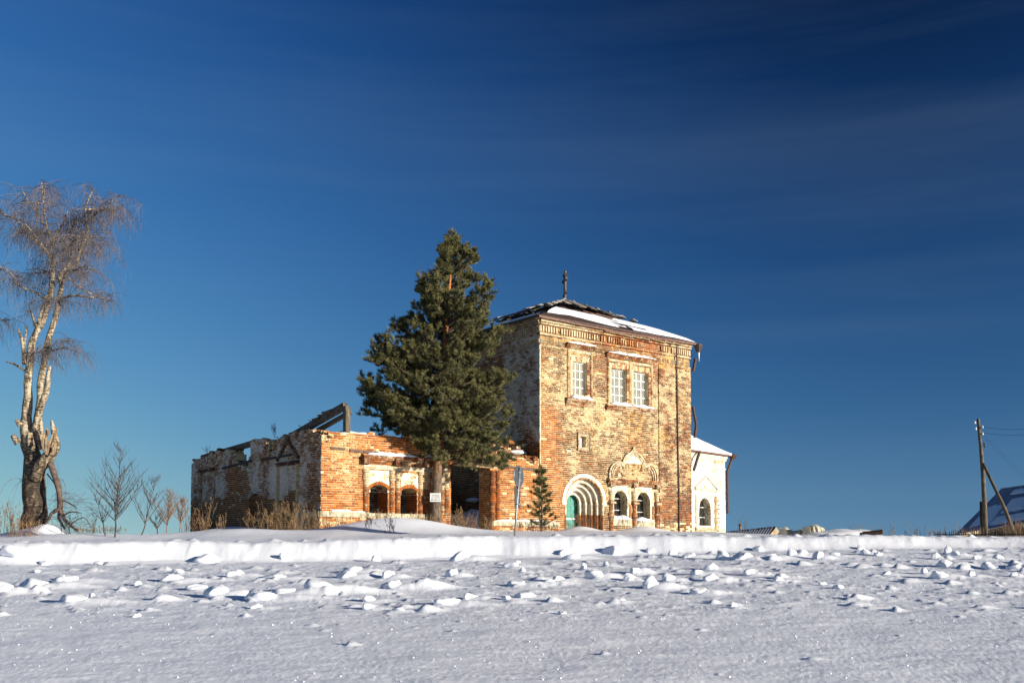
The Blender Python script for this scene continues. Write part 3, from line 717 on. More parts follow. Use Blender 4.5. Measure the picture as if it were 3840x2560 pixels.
# cornice of the tower: bands, upright soldier row and a dog-tooth row
for pl, L0, L1, lit in ((LIT, -.05, TW + .05, 1), (SHT, -.05, TS, 0)):
    mb = MB(); mb2 = MB(); mb3 = MB(); w0 = .7 if lit else .6
    def cw(u): return (w0 - (.45 * blob(u, 0, 5.2, 0, 3.2, 1) if lit else 0), (.35 if lit and 3 < u < 7.2 else .1))
    for (zb, h, p) in ((EAVE - .30, .075, .11), (EAVE - .20, .08, .15), (EAVE - .11, .09, .19), (EAVE - .74, .07, .06), (EAVE - 1.20, .05, .035)):
        u = L0
        while u < L1:
            w = R(.2, .28); ww, oo = cw(u)
            if True: trim(mb, pl, u, min(L1, u + w - .008), zb, zb + h, 0, p, (R(.2, .8), ww + R(-.2, .2), oo * R(0, 2), R(0, .3)))
            u += w
        mb.build('cornice_band', M['brick'], church, attr=True); mb = MB()
    u = L0
    while u < L1:
        ww, oo = cw(u)
        if not (lit and 5.7 < u < 7.15 and random.random() < .8) and random.random() > .06:
            trim(mb2, pl, u, u + .075, EAVE - .60, EAVE - .36, 0, .085, (R(.3, .8), ww + R(-.1, .25), oo * R(0, 2), 0))
        if random.random() > .12 and not (lit and 6.0 < u < 7.1 and random.random() < .6):
            c = u + .04; a = (R(.2, .8), ww + R(-.1, .3), oo, 0); z0, z1 = EAVE - 1.10, EAVE - .92
            V = [pl.P(c - .06, z0, -.01), pl.P(c, z0, .075), pl.P(c + .06, z0, -.01), pl.P(c - .06, z1, -.01), pl.P(c, z1, .075), pl.P(c + .06, z1, -.01)]
            mb3.add(V, [(0, 1, 4, 3), (1, 2, 5, 4), (3, 4, 5), (2, 1, 0)], a)
        u += .145
    mb2.build("soldier_course", M['brick'], church, attr=True, kind='stuff'); mb3.build("dog_tooth_course", M['brick'], church, attr=True, kind='stuff')
# shallow corner pilasters
mb = MB()
for pl, u0, u1, w in ((LIT, 7.05, TW + .03, .66), (SHT, -.03, .70, .7)):
    z = GRD + .5 if pl is SHT else .0; k = 0
    while z < EAVE - 1.25:
        u = u0 - (.13 if k % 2 else 0)
        while u < u1:
            a, b = max(u, u0), min(u + .257, u1); u += .27
            if b - a > .05:
                t_ = look_tower((a + b) / 2, z) if pl is LIT else look_shade((a + b) / 2, z)
                if z > .5 or random.random() > .3: trim(mb, pl, a, b, z + .012, z + .088, 0, .045 + R(0, .014), (min(1, max(0, t_[0] + R(-.3, .3))), t_[1] + R(-.17, .17), t_[2], t_[3]))
        z += PITCHZ; k += 1
mb.build("corner_pilaster", M['brick'], church, attr=True, kind='stuff')
slab("pilaster_core", LIT, [(7.06, .0), (TW + .002, .0), (TW + .002, EAVE - 1.26), (7.06, EAVE - 1.26)], [], .044, .04, M['mortar'], church)
slab("pilaster_core", SHT, [(-.04, .0), (.69, .0), (.69, EAVE - 1.26), (-.04, EAVE - 1.26)], [], .044, .04, M['mortar'], church)

# ---- upper windows with surrounds
def soldier_arch(mb, u0, u1, z, h, d, wash, och_light=0):
    n = int((u1 - u0) / .085); c = (u0 + u1) / 2
    for i in range(n):
        a = u0 + (u1 - u0) * i / n; b = u0 + (u1 - u0) * (i + 1) / n - .012; k = ((a + b) / 2 - c) / (u1 - u0) * .5
        A = (R(.3, .8), wash + R(-.35, .35), och_light, 0)
        mb.hexa([LIT.P(a, z, d), LIT.P(b, z, d), LIT.P(b + k * h, z + h, d), LIT.P(a + k * h, z + h, d), LIT.P(a, z, -.02), LIT.P(b, z, -.02), LIT.P(b + k * h, z + h, -.02), LIT.P(a + k * h, z + h, -.02)], A)
def surround(u0, u1, wins, cols, ztop, zsill, lab):
    mb = MB()
    for c in cols: column(mb, LIT, c, zsill, ztop, .075, lambda z: .55, ())
    o1 = 1.0 if len(wins) == 2 else .4
    z = ledge(mb, LIT, u0 - .12, u1 + .12, ztop, [(.07, .09), (.07, .14), (.075, .19)], .35, .2)
    ledge(mb, LIT, u0 - .02, u1 + .02, ztop - .16, [(.06, .05), (.06, .03)], .85, .3 * o1)
    ledge(mb, LIT, u0 - .12, u1 + .12, zsill - .34, [(.06, .05), (.06, .08), (.07, .12), (.07, .17), (.07, .13)], .5, .1)
    for w in wins:
        soldier_arch(mb, w[0] - .1, w[1] + .12, w[3] + .03, .20, .02, .75, .55 * o1)
        zc = w[2]
        while zc < w[3]:
            trim(mb, LIT, w[1] + .02, w[1] + .17, zc, zc + .08, 0, .035, (R(.2, .6), .35 + R(-.3, .3), .3, 0)); trim(mb, LIT, w[0] - .16, w[0] - .02, zc, zc + .08, 0, .035, (R(.2, .6), .8, .1, 0)); zc += PITCHZ
    o = mb.build("window_surround_bricks", M['brick'], church, attr=True, kind='stuff'); o['label'] = lab
    snowcap("hood_snow", LIT, u0 - .1, u1 + .1, z, -.02, .2, .13, len(wins), .25)
    for w in wins: snowcap("sill_snow", LIT, w[0] - .12, w[1] + .26, zsill - .005, -.12, .19, .22, w[0])
sA = rect(LIT, cW, 262, 262, 715, 1200); sB = rect(LIT, cW, 1045, 430, 1895, 1330)
surround(sA[0] - .04, sA[1] + .05, [wA], [sA[0], sA[1]], LIT.zx(*cW(490, 265)), LIT.zx(*cW(490, 1225)), "brick surround with snowy hood round the single upper window")
zTop2 = LIT.zx(*cW(1470, 480)); zS2 = LIT.zx(*cW(1470, 1375))
surround(sB[0] - .04, sB[1] + .05, [wB, wC], [sB[0], LIT.ux(*cW(1470, 900)), sB[1]], zTop2, zS2, "brick surround with snowy hood round the paired upper windows")
def upper_window(w, lab):
    u0, u1, z0, z1 = w; d = -.16; fr = .045; W_ = u1 - u0; H_ = z1 - z0
    win = MB()
    for a, b, c, e in ((u0, u0 + fr, z0, z1), (u1 - fr, u1, z0, z1), (u0 + fr, u1 - fr, z0, z0 + fr), (u0 + fr, u1 - fr, z1 - fr, z1)): trim(win, LIT, a, b, c, e, d - .04, d + .03, j=0)
    o = win.build("window", M['white'], church); o['label'] = lab
    bars = MB(); m_ = .018
    for k in (1, 2): c = u0 + W_ * k / 3; trim(bars, LIT, c - m_, c + m_, z0 + fr, z1 - fr, d - .02, d + .022, j=0)
    for k in (1, 2, 3):
        c = z0 + H_ * k / 4
        for q in range(3): trim(bars, LIT, u0 + W_ * q / 3 + m_ + .001, u0 + W_ * (q + 1) / 3 - m_ - .001, c - m_, c + m_, d - .02, d + .018, j=0)
    bars.build("glazing_bars", M['white'], o)
    for i in range(3):
        for k in range(4):
            g = MB(); dd = d - .012 + R(-.003, .003)
            trim(g, LIT, u0 + W_ * i / 3 + .02, u0 + W_ * (i + 1) / 3 - .02, z0 + H_ * k / 4 + .02, z0 + H_ * (k + 1) / 4 - .02, dd, dd + .006, j=.002); g.build("pane", M['glass'], o)
    # inner arched reveal seen through the glass
    c = (u0 + u1) / 2; r = W_ * .44
    sp = slab("inner_arch", LIT, [(u0 - .1, z0 - .05), (u1 + .1, z0 - .05), (u1 + .1, z1 + .05), (u0 - .1, z1 + .05)], [hole_poly((c - r, c + r, z0 + .02, z1 - r * 1.05, z1 - .05))], d - .10, .06, M['plaster'], o)
    bk = MB(); trim(bk, LIT, u0 - .1, u1 + .1, z0 - .1, z1 + .1, d - .75, d - .7, j=0); bk.build("dim_interior", M['slate'], o)
upper_window(wA, "single upper window with white glazing bars"); upper_window(wB, "left window of the upper pair"); upper_window(wC, "right window of the upper pair")

# ---- framed niche
mb = MB(); f0 = rect(LIT, c6, 776, 258, 900, 440)
for k, (p, w) in enumerate(((.07, .07), (.045, .06), (.02, .05))):
    off = sum((.07, .06, .05)[:k]); a, b, c, e = f0[0] + off, f0[1] - off, f0[2] + off, f0[3] - off
    for q in ((a, b, e - w, e), (a, b, c, c + w), (a, a + w, c + w, e - w), (b - w, b, c + w, e - w)): trim(mb, LIT, q[0] + .003, q[1] - .003, q[2] + .003, q[3] - .003, 0, p, (.25, .75 if k else .45, 0, .2))
mb.build("niche_frame", M['brick'], church, attr=True)
mb = MB(); trim(mb, LIT, nich[0] - .02, nich[1] + .02, nich[2] - .02, nich[3] + .02, -.22, -.2); mb.build("niche_back", M['plaster'], church)

# ---- trefoil gable over the paired lower windows
K = [(1075, 690), (1078, 610), (1110, 545), (1165, 520), (1190, 515), (1192, 470), (1225, 435), (1270, 425), (1305, 395), (1335, 428), (1385, 440), (1430, 480), (1445, 540), (1450, 555), (1500, 575), (1530, 625), (1540, 725)]
KP = [LIT.on(*c6(*p)) for p in K]; kb = min(KP[0][1], KP[-1][1])
kc = (KP[0][0] + KP[-1][0]) / 2; kh = KP[8][1] - kb; kw = (KP[-1][0] - KP[0][0]) / 2
def tre(s):      # smooth mirrored outline: two side lobes, middle lobe and tip
    P = []
    for k in range(8): an = math.pi - math.pi * .62 * k / 7; P.append((kc - kw * .60 + kw * .40 * math.cos(an) * 1.0, kb + kh * .12 + kh * .40 * math.sin(an)))
    for k in range(8): an = math.pi * 1.02 - math.pi * .42 * k / 7; P.append((kc + kw * .47 * math.cos(an), kb + kh * .42 + kh * .42 * math.sin(an)))
    P.append((kc - kw * .05, kb + kh * .90)); 
    Q = P + [(kc, kb + kh)] + [(2 * kc - x, z) for x, z in P[::-1]]
    Q = [(kc - kw, kb)] + Q + [(kc + kw, kb)]
    cz = kb
    return [(kc + (x - kc) * s, cz + (z - cz) * s) for x, z in Q]
Po, Pi = tre(1.0), tre(.78)
slab("trefoil_gable", LIT, tre(.99), [], .05, .07, M['plaster'], church)['label'] = "whitewashed trefoil gable over the paired lower windows"
mb = MB()
for s, rr, dd in ((1.0, .06, .10), (.91, .045, .085), (.83, .04, .065)):
    P = tre(s)
    for (x0, z0), (x1, z1) in zip(P, P[1:]):
        ln = math.hypot(x1 - x0, z1 - z0); m_ = max(1, round(ln / .09))
        for q in range(m_):
            a, b = q / m_, (q + .92) / m_; xa, za, xb, zb = x0 + (x1 - x0) * a, z0 + (z1 - z0) * a, x0 + (x1 - x0) * b, z0 + (z1 - z0) * b
            nx, nz_ = -(zb - za), (xb - xa); l_ = math.hypot(nx, nz_) + 1e-6; nx, nz_ = nx / l_ * rr, nz_ / l_ * rr
            V = [(xa - nx, za - nz_), (xb - nx, zb - nz_), (xb + nx * .2, zb + nz_ * .2), (xa + nx * .2, za + nz_ * .2)]
            right_side = xa > kc
            mb.hexa([LIT.P(x, z, dd + R(-.006, .006)) for x, z in V] + [LIT.P(x, z, 0) for x, z in V], (R(.2, .5), .82 + R(-.25, .25), .55 * R(0, 1) if right_side or s < 1 else .1, .1))
mb.build("gable_moulding", M['brick'], church, attr=True)
# brick traces on the gable field
mb = MB()
for i in range(36):
    u = R(kc - kw * .75, kc + kw * .75); k = int(R(kb + .08, kb + kh * .7) / PITCHZ); z = k * PITCHZ
    if abs(u - kc) > kw * .72 * math.sqrt(max(.05, 1 - ((z - kb) / kh) ** 2)): continue
    trim(mb, LIT, u, u + R(.08, .2), z + .012, z + .085, .045, .053, (R(.2, .7), R(.3, 1.0), .4 if u > kc else .2, 0))
mb.build("gable_brick", M['brick'], church, attr=True, kind='stuff')
# entablature, shafts, panels of the paired windows
mb = MB(); e0, e1 = kc - kw - .02, kc + kw + .02
zt = ledge(mb, LIT, e0 - .06, e1 + .06, kb - .30, [(.07, .06), (.07, .10), (.08, .17), (.08, .21)], .35, .1)
ledge(mb, LIT, e0, e1, kb - .52, [(.07, .05), (.06, .03)], .85, .3)
c1, c2_, c3_ = LIT.ux(*cD(995, 900)), LIT.ux(*cD(1450, 900)), LIT.ux(*cD(1895, 950))
zb1 = LIT.zx(*cD(1450, 870)); zb2 = LIT.zx(*cD(1450, 1130))
for c in (c1, c2_, c3_):
    column(mb, LIT, c, GRD + .4, kb - .52, .115, lambda z: .80 if z > zb1 + .1 else .30, (zb1, zb2, kb - .62))
    trim(mb, LIT, c - .15, c + .15, zb1 - .04, zb1 + .04, 0, .19); trim(mb, LIT, c - .15, c + .15, kb - .34, kb - .06, 0, .17, (.3, .45, 0, .2))
for h in (H1, H2):
    z = h[2] - .2
    while z < h[4] + .1:
        trim(mb, LIT, h[1] + .10, h[1] + .20, z, z + .08, 0, .07, (R(.3, .6), .30 if z < h[3] - .2 else .9, 0, 0)); z += PITCHZ
mb.build("window_surround_bricks", M['brick'], church, attr=True, kind='stuff')['label'] = "columned brick surround of the paired lower windows"
for h, nm_ in ((H1, "left"), (H2, "right")):
    c = (h[0] + h[1]) / 2
    slab("window_architrave", LIT, [(h[0] - .10, h[2]), (h[1] + .09, h[2]), (h[1] + .09, h[4] + .22), (h[0] - .10, h[4] + .22)], [hole_poly((h[0], h[1], h[2] + .001, h[3], h[4]))], .055, .07, M['plaster'], church)
    wm = MB(); d = -.34; u0, u1 = h[0] - .06, h[1] + .02
    trim(wm, LIT, u0 + .16, u0 + .19, h[2], h[4], d - .03, d + .02, j=0)
    for q in (.30, .72): zc = h[2] + (h[4] - h[2]) * q; trim(wm, LIT, u0, u0 + .155, zc - .017, zc + .017, d - .02, d + .022, j=0); trim(wm, LIT, u0 + .195, u1, zc - .017, zc + .017, d - .02, d + .022, j=0)
    o = wm.build("window", M['white'], church); o['label'] = f"{nm_} of the paired lower arched windows, with iron lattice"
    g = MB(); trim(g, LIT, h[0] - .1, h[1] + .1, h[2] - .1, h[4] + .1, d - .06, d - .05); g.build("pane", M['darkglass'], o)
    gr = MB(); nw = 5
    for k in range(nw):
        uc = h[0] + (h[1] - h[0]) * (k + .5) / nw; ph = math.pi * (k % 2); pts = []
        ztop_ = h[3] + (h[4] - h[3]) * math.sqrt(max(0, 1 - ((uc - c) / ((h[1] - h[0]) / 2)) ** 2)) - .01; z = h[2] + .03
        while z < ztop_: pts.append(LIT.P(uc + .042 * math.sin(z * 24 + ph), z, -.14)); z += .04
        gr.tube(pts, .012, 4)
    gr.build("iron_lattice", M['iron'], o)
    snowcap("sill_snow", LIT, h[0] - .06, h[1] + .16, h[2] - .02, -.33, .13, .24, h[0])
    st = MB(); trim(st, LIT, h[0] - .08, h[1] + .22, h[2] - .34, h[2] - .03, -.3, .10); st.build("sill_stone", M['stone'], church)

# ---- recessed portal with the green door
NR = 5; depth = .95; rin = PR * .40
ringc = []
for k in range(NR):
    r0 = PR - (PR - rin) * k / (NR - 1) * .98; ringc.append(r0)
mb = MB(); mbj = MB()
for k in range(NR):
    r1 = ringc[k]; r2 = ringc[k + 1] if k + 1 < NR else rin - .02; d0 = -depth * k / NR; d1 = -depth * (k + 1) / NR
    if k: slab("portal_step", LIT, [(PC - r1 - .25, GRD), (PC + r1 + .25, GRD), (PC + r1 + .25, PZ + r1 + .25), (PC - r1 - .25, PZ + r1 + .25)], [hole_poly((PC - r1, PC + r1, GRD + .001, PZ, PZ + r1), 18)], d0, depth / NR, M['plaster'], church)
    mb = MB(); rr = (r1 - r2) * .34 if k + 1 < NR else .06; rc = r1 - rr * .4; n = int(rc * math.pi / .085)
    for i in range(n):
        a0, a1 = math.pi * i / n, math.pi * (i + .9) / n; rv = rr * R(.9, 1.12)
        V = []
        for an in (a0, a1):
            for q in range(5):
                b = 2 * math.pi * q / 5; V.append(LIT.P(PC + (rc + rv * math.cos(b)) * math.cos(an), PZ + (rc + rv * math.cos(b)) * math.sin(an), d0 - rv * .3 + rv * math.sin(b)))
        F = [(q, (q + 1) % 5, 5 + (q + 1) % 5, 5 + q) for q in range(5)] + [(4, 3, 2, 1, 0), (5, 6, 7, 8, 9)]
        mb.add(V, F, (R(.3, .7), (1.2 if k else .45) + R(-.25, .25), .1, .1))
    mb.build("portal_arch_ring", M['brick'], church, attr=True)
    for sgn in (-1, 1):
        mbj = MB()
        uc = PC + sgn * rc; P2 = Plane(LIT.P(uc, 0, d0 - rr * .3)[:2], (1, 0), (0, -1))
        z = GRD
        while z < PZ:
            rv = rr * R(.88, 1.12) * (1.25 if abs(z - PZ + .35) < .06 or abs(z - PZ + .05) < .06 else 1); A = (R(.45, .8), (.95 if z > PZ - .55 else .05) + R(-.15, .2), .1, 0); V = []
            for zz_ in (z + .006, z + .08):
                for q in range(8): b = 2 * math.pi * q / 8; V.append(P2.P(rv * math.cos(b), zz_, rv * math.sin(b)))
            mbj.add(V, [(q, (q + 1) % 8, 8 + (q + 1) % 8, 8 + q) for q in range(8)] + [tuple(range(7, -1, -1)), tuple(range(8, 16))], A); z += .088
        mbj.build('portal_shaft', M['brick'], church, attr=True)
pass
# lower brick facing of the stepped jambs (bare red brick)
mb = MB()
for k in range(1, NR):
    r1 = ringc[k]; r0 = ringc[k - 1]
    for sgn in (-1, 1):
        z = GRD
        while z < PZ - .5:
            a, b = sorted((PC + sgn * (r1 + .003), PC + sgn * r0)); trim(mb, LIT, a, b, z + .008, z + .084, -depth * k / NR, -depth * k / NR + .012, (R(.45, .85), .05 + R(-.1, .2), .1, 0)); z += PITCHZ
mb.build("portal_jamb_bricks", M['brick'], church, attr=True, kind='stuff')
mb = MB()       # outer whitewashed archivolt
n = 40
slab("archivolt", LIT, hole_poly((PC - PR - .16, PC + PR + .16, PZ - .1, PZ, PZ + PR + .16), 30), [hole_poly((PC - PR, PC + PR, PZ - .099, PZ, PZ + PR), 30)], .035, .05, M['plaster'], church)['label'] = "whitewashed arch band round the recessed portal"
dmb = MB(); dd = -depth - .03; dw = rin; npl = 5
for k in range(npl):
    a = PC - dw + 2 * dw * k / npl; b = a + 2 * dw / npl - .006; zt_ = PZ + dw * math.sqrt(max(0, 1 - (((a + b) / 2 - PC) / dw) ** 2)) * .98 + .04
    pm = MB(); trim(pm, LIT, a, b, GRD, zt_, dd - .05, dd + R(-.006, .006), j=0)
    if k == 0: door = pm.build("door", M['green'], church); door['label'] = "green plank door in the recessed portal"
    else: pm.build("plank", M['green'], door)
for q in (PZ - .66, PZ - 1.42): st = MB(); trim(st, LIT, PC - dw + .02, PC + dw - .02, q - .03, q + .03, dd, dd + .03); st.build("strap", M['white'], door)

# ---- refectory front: pediment, pilasters, panels, ledges
mb = MB(); h0 = LIT.ux(*c3(548, 620)); h1 = LIT.ux(*c3(1600, 680)); hz = LIT.zx(*c3(1000, 640))
zt = ledge(mb, LIT, h0, h1, hz, [(.07, .06), (.07, .10), (.075, .17), (.08, .21), (.05, .14)], .30, 0, .5)
ledge(mb, LIT, h0 + .08, h1 - .08, hz - .2, [(.08, .03), (.08, .045)], .9, .2)
zleg = LIT.zx(*c3(600, 1190))
for x, r, w in ((600, .12, .35), (905, .10, .25), (975, .115, .3), (1243, .10, .3), (1312, .12, .3), (1500, .09, .4), (1550, .11, .35)):
    column(mb, LIT, LIT.ux(*c3(x, 950)), zleg - .05, hz - .2, r, lambda z, w=w: w + (.4 if z > hz - .9 else 0), (hz - .3, hz - .55))
for x in (590, 960, 1300): c = LIT.ux(*c3(x, 700)); trim(mb, LIT, c - .16, c + .16, hz - .02, hz + .28, 0, .24, (.3, .25, 0, .2))
mb.build("window_surround_bricks", M['brick'], church, attr=True, kind='stuff')['label'] = "columned brick surround of the twin-arched annex windows"
snowcap("hood_snow", LIT, LIT.ux(*c3(600, 600)), LIT.ux(*c3(1190, 600)), zt, -.03, .18, .16, 3, .35); snowcap("hood_snow", LIT, LIT.ux(*c3(1270, 600)), LIT.ux(*c3(1360, 600)), zt, -.03, .18, .2, 4)
for (x0, y0, x1, y1), h in (((630, 700, 872, 915), RA), ((1012, 735, 1212, 930), RB)):
    r = rect(LIT, c3, x0, y0, x1, y1)
    slab("whitewashed_panel", LIT, [(r[0], h[3] - .05), (r[1], h[3] - .05), (r[1], r[3]), (r[0], r[3])], [hole_poly((h[0] + .03, h[1] - .03, h[3] - .049, h[3] + .1, h[4] + .13))], .025, .04, M['plaster'], church)
    vb = MB(); n = 15; c = (h[0] + h[1]) / 2; w = (h[1] - h[0]) / 2
    for i in range(n):      # segmental brick arch
        a0, a1 = math.pi * (i + .04) / n, math.pi * (i + .93) / n; V = []
        for k_, an in ((1, a0), (1, a1), (1.16, a1), (1.16, a0)): V.append((c + w * k_ * math.cos(an), h[3] + (h[4] - h[3]) * math.sin(an) + (k_ - 1) * .62))
        vb.hexa([LIT.P(x, z, .04) for x, z in V] + [LIT.P(x, z, -.3) for x, z in V], (R(.5, .9), .12, .1, 0))
    vb.build("segmental_arch", M['brick'], church, attr=True)
vb = MB()     # bare brick reveals
for h in (RA, RB):
    for sgn, u in ((1, h[0]), (-1, h[1])):
        z = h[2]
        while z < h[3]:
            V = [(-.74, z + .01), (.0, z + .01), (.0, z + .085), (-.74, z + .085)]
            for q in range(3):
                a, b = -.74 + .25 * q, -.74 + .25 * q + .235; e = u + sgn * R(.008, .02)
                vb.hexa([LIT.P(e, z + .01, a), LIT.P(e, z + .01, b), LIT.P(e, z + .085, b), LIT.P(e, z + .085, a), LIT.P(u - sgn * .02, z + .01, a), LIT.P(u - sgn * .02, z + .01, b), LIT.P(u - sgn * .02, z + .085, b), LIT.P(u - sgn * .02, z + .085, a)], (R(.4, .8), .1, .1, 0))
            z += PITCHZ
vb.build("reveal_bricks", M['brick'], church, attr=True, kind='stuff')
wi = MB(); z_ = RA[2] + 1.05
wi.bar(LIT.P(RA[0] - .1, z_, -.35), LIT.P(RA[1] + .1, z_ - .03, -.35), .05, .06); wi.build("tie_beam", M['darkwood'], church)
# stone ledges and plinths
for u0, u1, z in ((-10.16, LIT.ux(*c3(622, 1200)), zleg), (gap_r + .0, LIT.ux(*c6(590, 1130)), LIT.zx(*c6(240, 1108)))):
    u = u0
    while u < u1 - .1:
        b = min(u + R(.85, 1.3), u1); lm = MB(); trim(lm, LIT, u + .008, b - .008, z - .20, z, -.02, .16, j=.006); lm.build("ledge_stone", M['stone'], church)
        u = b
    snowcap("ledge_snow", LIT, u0 + .1, u1 - .1, z, -.01, .15, .085, u0, .4)
    pm = MB(); k = 0; zz_ = z - .20 - PITCHZ
    while zz_ > z - .80:
        u = u0 + (.13 if k % 2 else 0)
        while u < u1: trim(pm, LIT, u, min(u1, u + .257), zz_ + .01, zz_ + .086, 0, .09 + R(0, .014), (R(.4, .9), R(.1, .75), .2, 0)); u += .27
        zz_ -= PITCHZ; k += 1
    pm.build("plinth_bricks", M['brick'], church, attr=True, kind='stuff')
    slab("plinth", LIT, [(u0 + .02, GRD - .2), (u1, GRD - .2), (u1, z - .205), (u0 + .02, z - .205)], [], .088, .09, M['mortar'], church)
    slab("foundation", LIT, [(u0 - .06, GRD - .3), (u1, GRD - .3), (u1, z - .80), (u0 - .06, z - .80)], [], .15, .16, M['plaster'], church)
st = MB(); trim(st, SHR, -.1, 1.9, zleg - .2, zleg, -.02, .14); st.build("ledge_stone", M['stone'], church)
zl2 = LIT.zx(*c3(1000, 1215))
for x0, x1 in ((620, 1000), (1000, 1330)):
    st = MB(); trim(st, LIT, LIT.ux(*c3(x0 + 4, 1200)), LIT.ux(*c3(x1 - 4, 1200)), zl2 - .2, zl2 + .02, -.6, .15); st.build("ledge_stone", M['stone'], church)
snowcap("wall_top_snow", LIT, LIT.ux(*c3(340, 220)), LIT.ux(*c3(720, 220)), REFT - .02, -.65, -.05, .14, 8); snowcap("wall_top_snow", LIT, -6.2, r_end - .2, refect_top(-5.2) - .02, -.65, -.05, .12, 9)
# tie beams let into the walls
tb = MB(); tb.bar(LIT.P(LIT.ux(*c3(410, 460)), LIT.zx(*c3(410, 463)), .03), LIT.P(LIT.ux(*c3(1690, 575)), LIT.zx(*c3(1690, 575)) - .02, .03), .07, .10); tb.build("tie_beam", M['log'], church)
tb = MB(); tb.bar(LIT.P(LIT.ux(*c3(180, 440)), LIT.zx(*c3(180, 437)), .02), LIT.P(LIT.ux(*c3(355, 452)), LIT.zx(*c3(355, 450)), .02), .05, .09); tb.build("tie_beam", M['log'], church)
tb = MB(); tb.bar(LIT.P(gap_r + .1, low_z - .25, .03), LIT.P(-.02, low_z - .36, .03), .06, .09); tb.build("tie_beam", M['log'], church)
lt = MB(); zlt = LIT.zx(*c3(1780, 625)); lt.bar(LIT.P(r_end - .3, zlt + .04, -.12), LIT.P(gap_r + .35, zlt - .02, -.12), .28, .18); lt.build("lintel_beam", M['lintelwood'], church)
ob = MB(); k = 0
for zz_ in np.arange(zlt + .15, refect_top(r_end) - .1 if False else zlt + .55, PITCHZ):     # bricks still hanging over the gap
    u = r_end
    while u < gap_r - .1 + .1 * k: trim(ob, LIT, u, u + .25, zz_, zz_ + .08, -.5, .02, (.6, .25, .1, 0)); u += .27
    k += 1
ob.build("overhanging_bricks", M['brick'], church, attr=True, kind='stuff')
# jamb pilasters of the low wall beside the gap
mb = MB()
for du, r in ((.10, .12), (.36, .10)): column(mb, LIT, gap_r + du, -.1, low_z - .45, r, .1, (low_z - 1.3, low_z - 1.7))
for o_, pl_, l_, zt_, wo_ in (((gap_r, 0), None, .75, low_z, low_wall), ):
    jp = Plane((gap_r, .004), (0, 1), (-1, 0)); brick_rows(jp, 0, .74, GRD, lambda u: low_z - .1, [], look_low, wo_)
# snow and rubble heaped inside and on the broken walls
def heap(cx, cy, cz, rx, ry, rz, seed, name, mat, parent=church, loc=None, kind='stuff'):
    bm = bmesh.new(); bmesh.ops.create_icosphere(bm, subdivisions=3, radius=1)
    for v in bm.verts:
        p = v.co; k = 1 + .25 * mn.noise(p * 2 + Vector((seed, 0, 0))) + .1 * mn.noise(p * 6 + Vector((seed, 0, 0))); v.co = Vector((cx + p.x * rx * k, cy + p.y * ry * k, cz + p.z * rz * k))
    me = bpy.data.meshes.new(name); bm.to_mesh(me); bm.free(); me.materials.append(mat); me.polygons.foreach_set('use_smooth', [True] * len(me.polygons))
    o = bpy.data.objects.new(name, me); COL.objects.link(o); o.parent = parent
    if kind: o['kind'] = kind
    return o
heap(-1.2, 1.2, 2.75, .6, .3, .14, 1, "rubble_snow", M['snow']); heap(-.5, .9, 3.35, .45, .25, .1, 2, "rubble_snow", M['snow']); heap(-1.6, .1, low_z + .08, .3, .25, .07, 3, "rubble_snow", M['snow'])
heap(-.7, 3.0, .1, 1.5, 2.2, .85, 4, "rubble_snow", M['snow']); heap(-.1, 4.6, 1.5, .12, .5, .10, 5, "rubble_snow", M['snow'])
rbm = MB()
for i in range(190):
    if i < 70: u, zz_, dd_ = R(gap_r + .3, -.05), low_z + R(-.02, .22), R(-.5, -.02)
    elif i < 130: u, zz_, dd_ = R(-10.0, -9.4), REFT - R(.0, .45), R(-.6, 0)
    else: u, zz_, dd_ = R(-2.2, -.1), 2.9 + R(0, .9), R(-1.4, -.9)
    q = LIT.P(u, zz_, dd_); rbm.box(q, (R(.12, .26), R(.1, .14), R(.06, .09)), (R(.2, .8), R(0, .6), .1, .1), R(-1, 1), .01)
for i in range(150):
    u = R(0, 12.4); q = SHR.P(u, sref_top(u) + R(-.03, .04), R(-.6, -.02)); rbm.box(q, (R(.12, .26), R(.1, .14), R(.06, .09)), (R(.2, .6), R(0, .6), 0, .2), R(-1, 1), .01)
rbm.build("loose_bricks", M['brick'], church, attr=True, kind='stuff')
# sunlit broken brick ends on the collapsed notch
snowcap("wall_top_snow", SHR, *sorted((SHR.ux(*c2(600, 700)), SHR.ux(*c2(745, 760)))), sref_top(SHR.ux(*c2(680, 765))), -.6, -.02, .14, 21); snowcap("wall_top_snow", SHR, *sorted((SHR.ux(*c2(1130, 420)), SHR.ux(*c2(1230, 400)))), sref_top(SHR.ux(*c2(1180, 410))), -.5, -.05, .06, 22)
# relief of the blocked window on the shaded side
mb = MB(); bw = rect(SHR, c2, 1010, 740, 1240, 1100)
ledge(mb, SHR, bw[1] - .05 if False else bw[0] if bw[0] < bw[1] else bw[1], max(bw[0], bw[1]), bw[3], [(.07, .09), (.07, .15)], .2, 0, .1)
bl, br_ = min(bw[0], bw[1]), max(bw[0], bw[1])
column(mb, SHR, bl + .1, bw[2] - .5, bw[3], .1, .75); column(mb, SHR, br_ - .1, bw[2] - .5, bw[3], .1, .75)
for k in range(9):      # triangular head
    q = k / 8; c = (bl + br_) / 2; trim(mb, SHR, bl + (c - bl) * q, bl + (c - bl) * q + .14, bw[3] + .2 + .75 * q, bw[3] + .32 + .75 * q, 0, .1, (.2, .3, 0, .3)); trim(mb, SHR, br_ - (c - bl) * q - .14, br_ - (c - bl) * q, bw[3] + .2 + .75 * q, bw[3] + .32 + .75 * q, 0, .1, (.2, .3, 0, .3))
bw2 = rect(SHR, c2, 205, 810, 355, 1300); bl, br_ = min(bw2[:2]), max(bw2[:2])
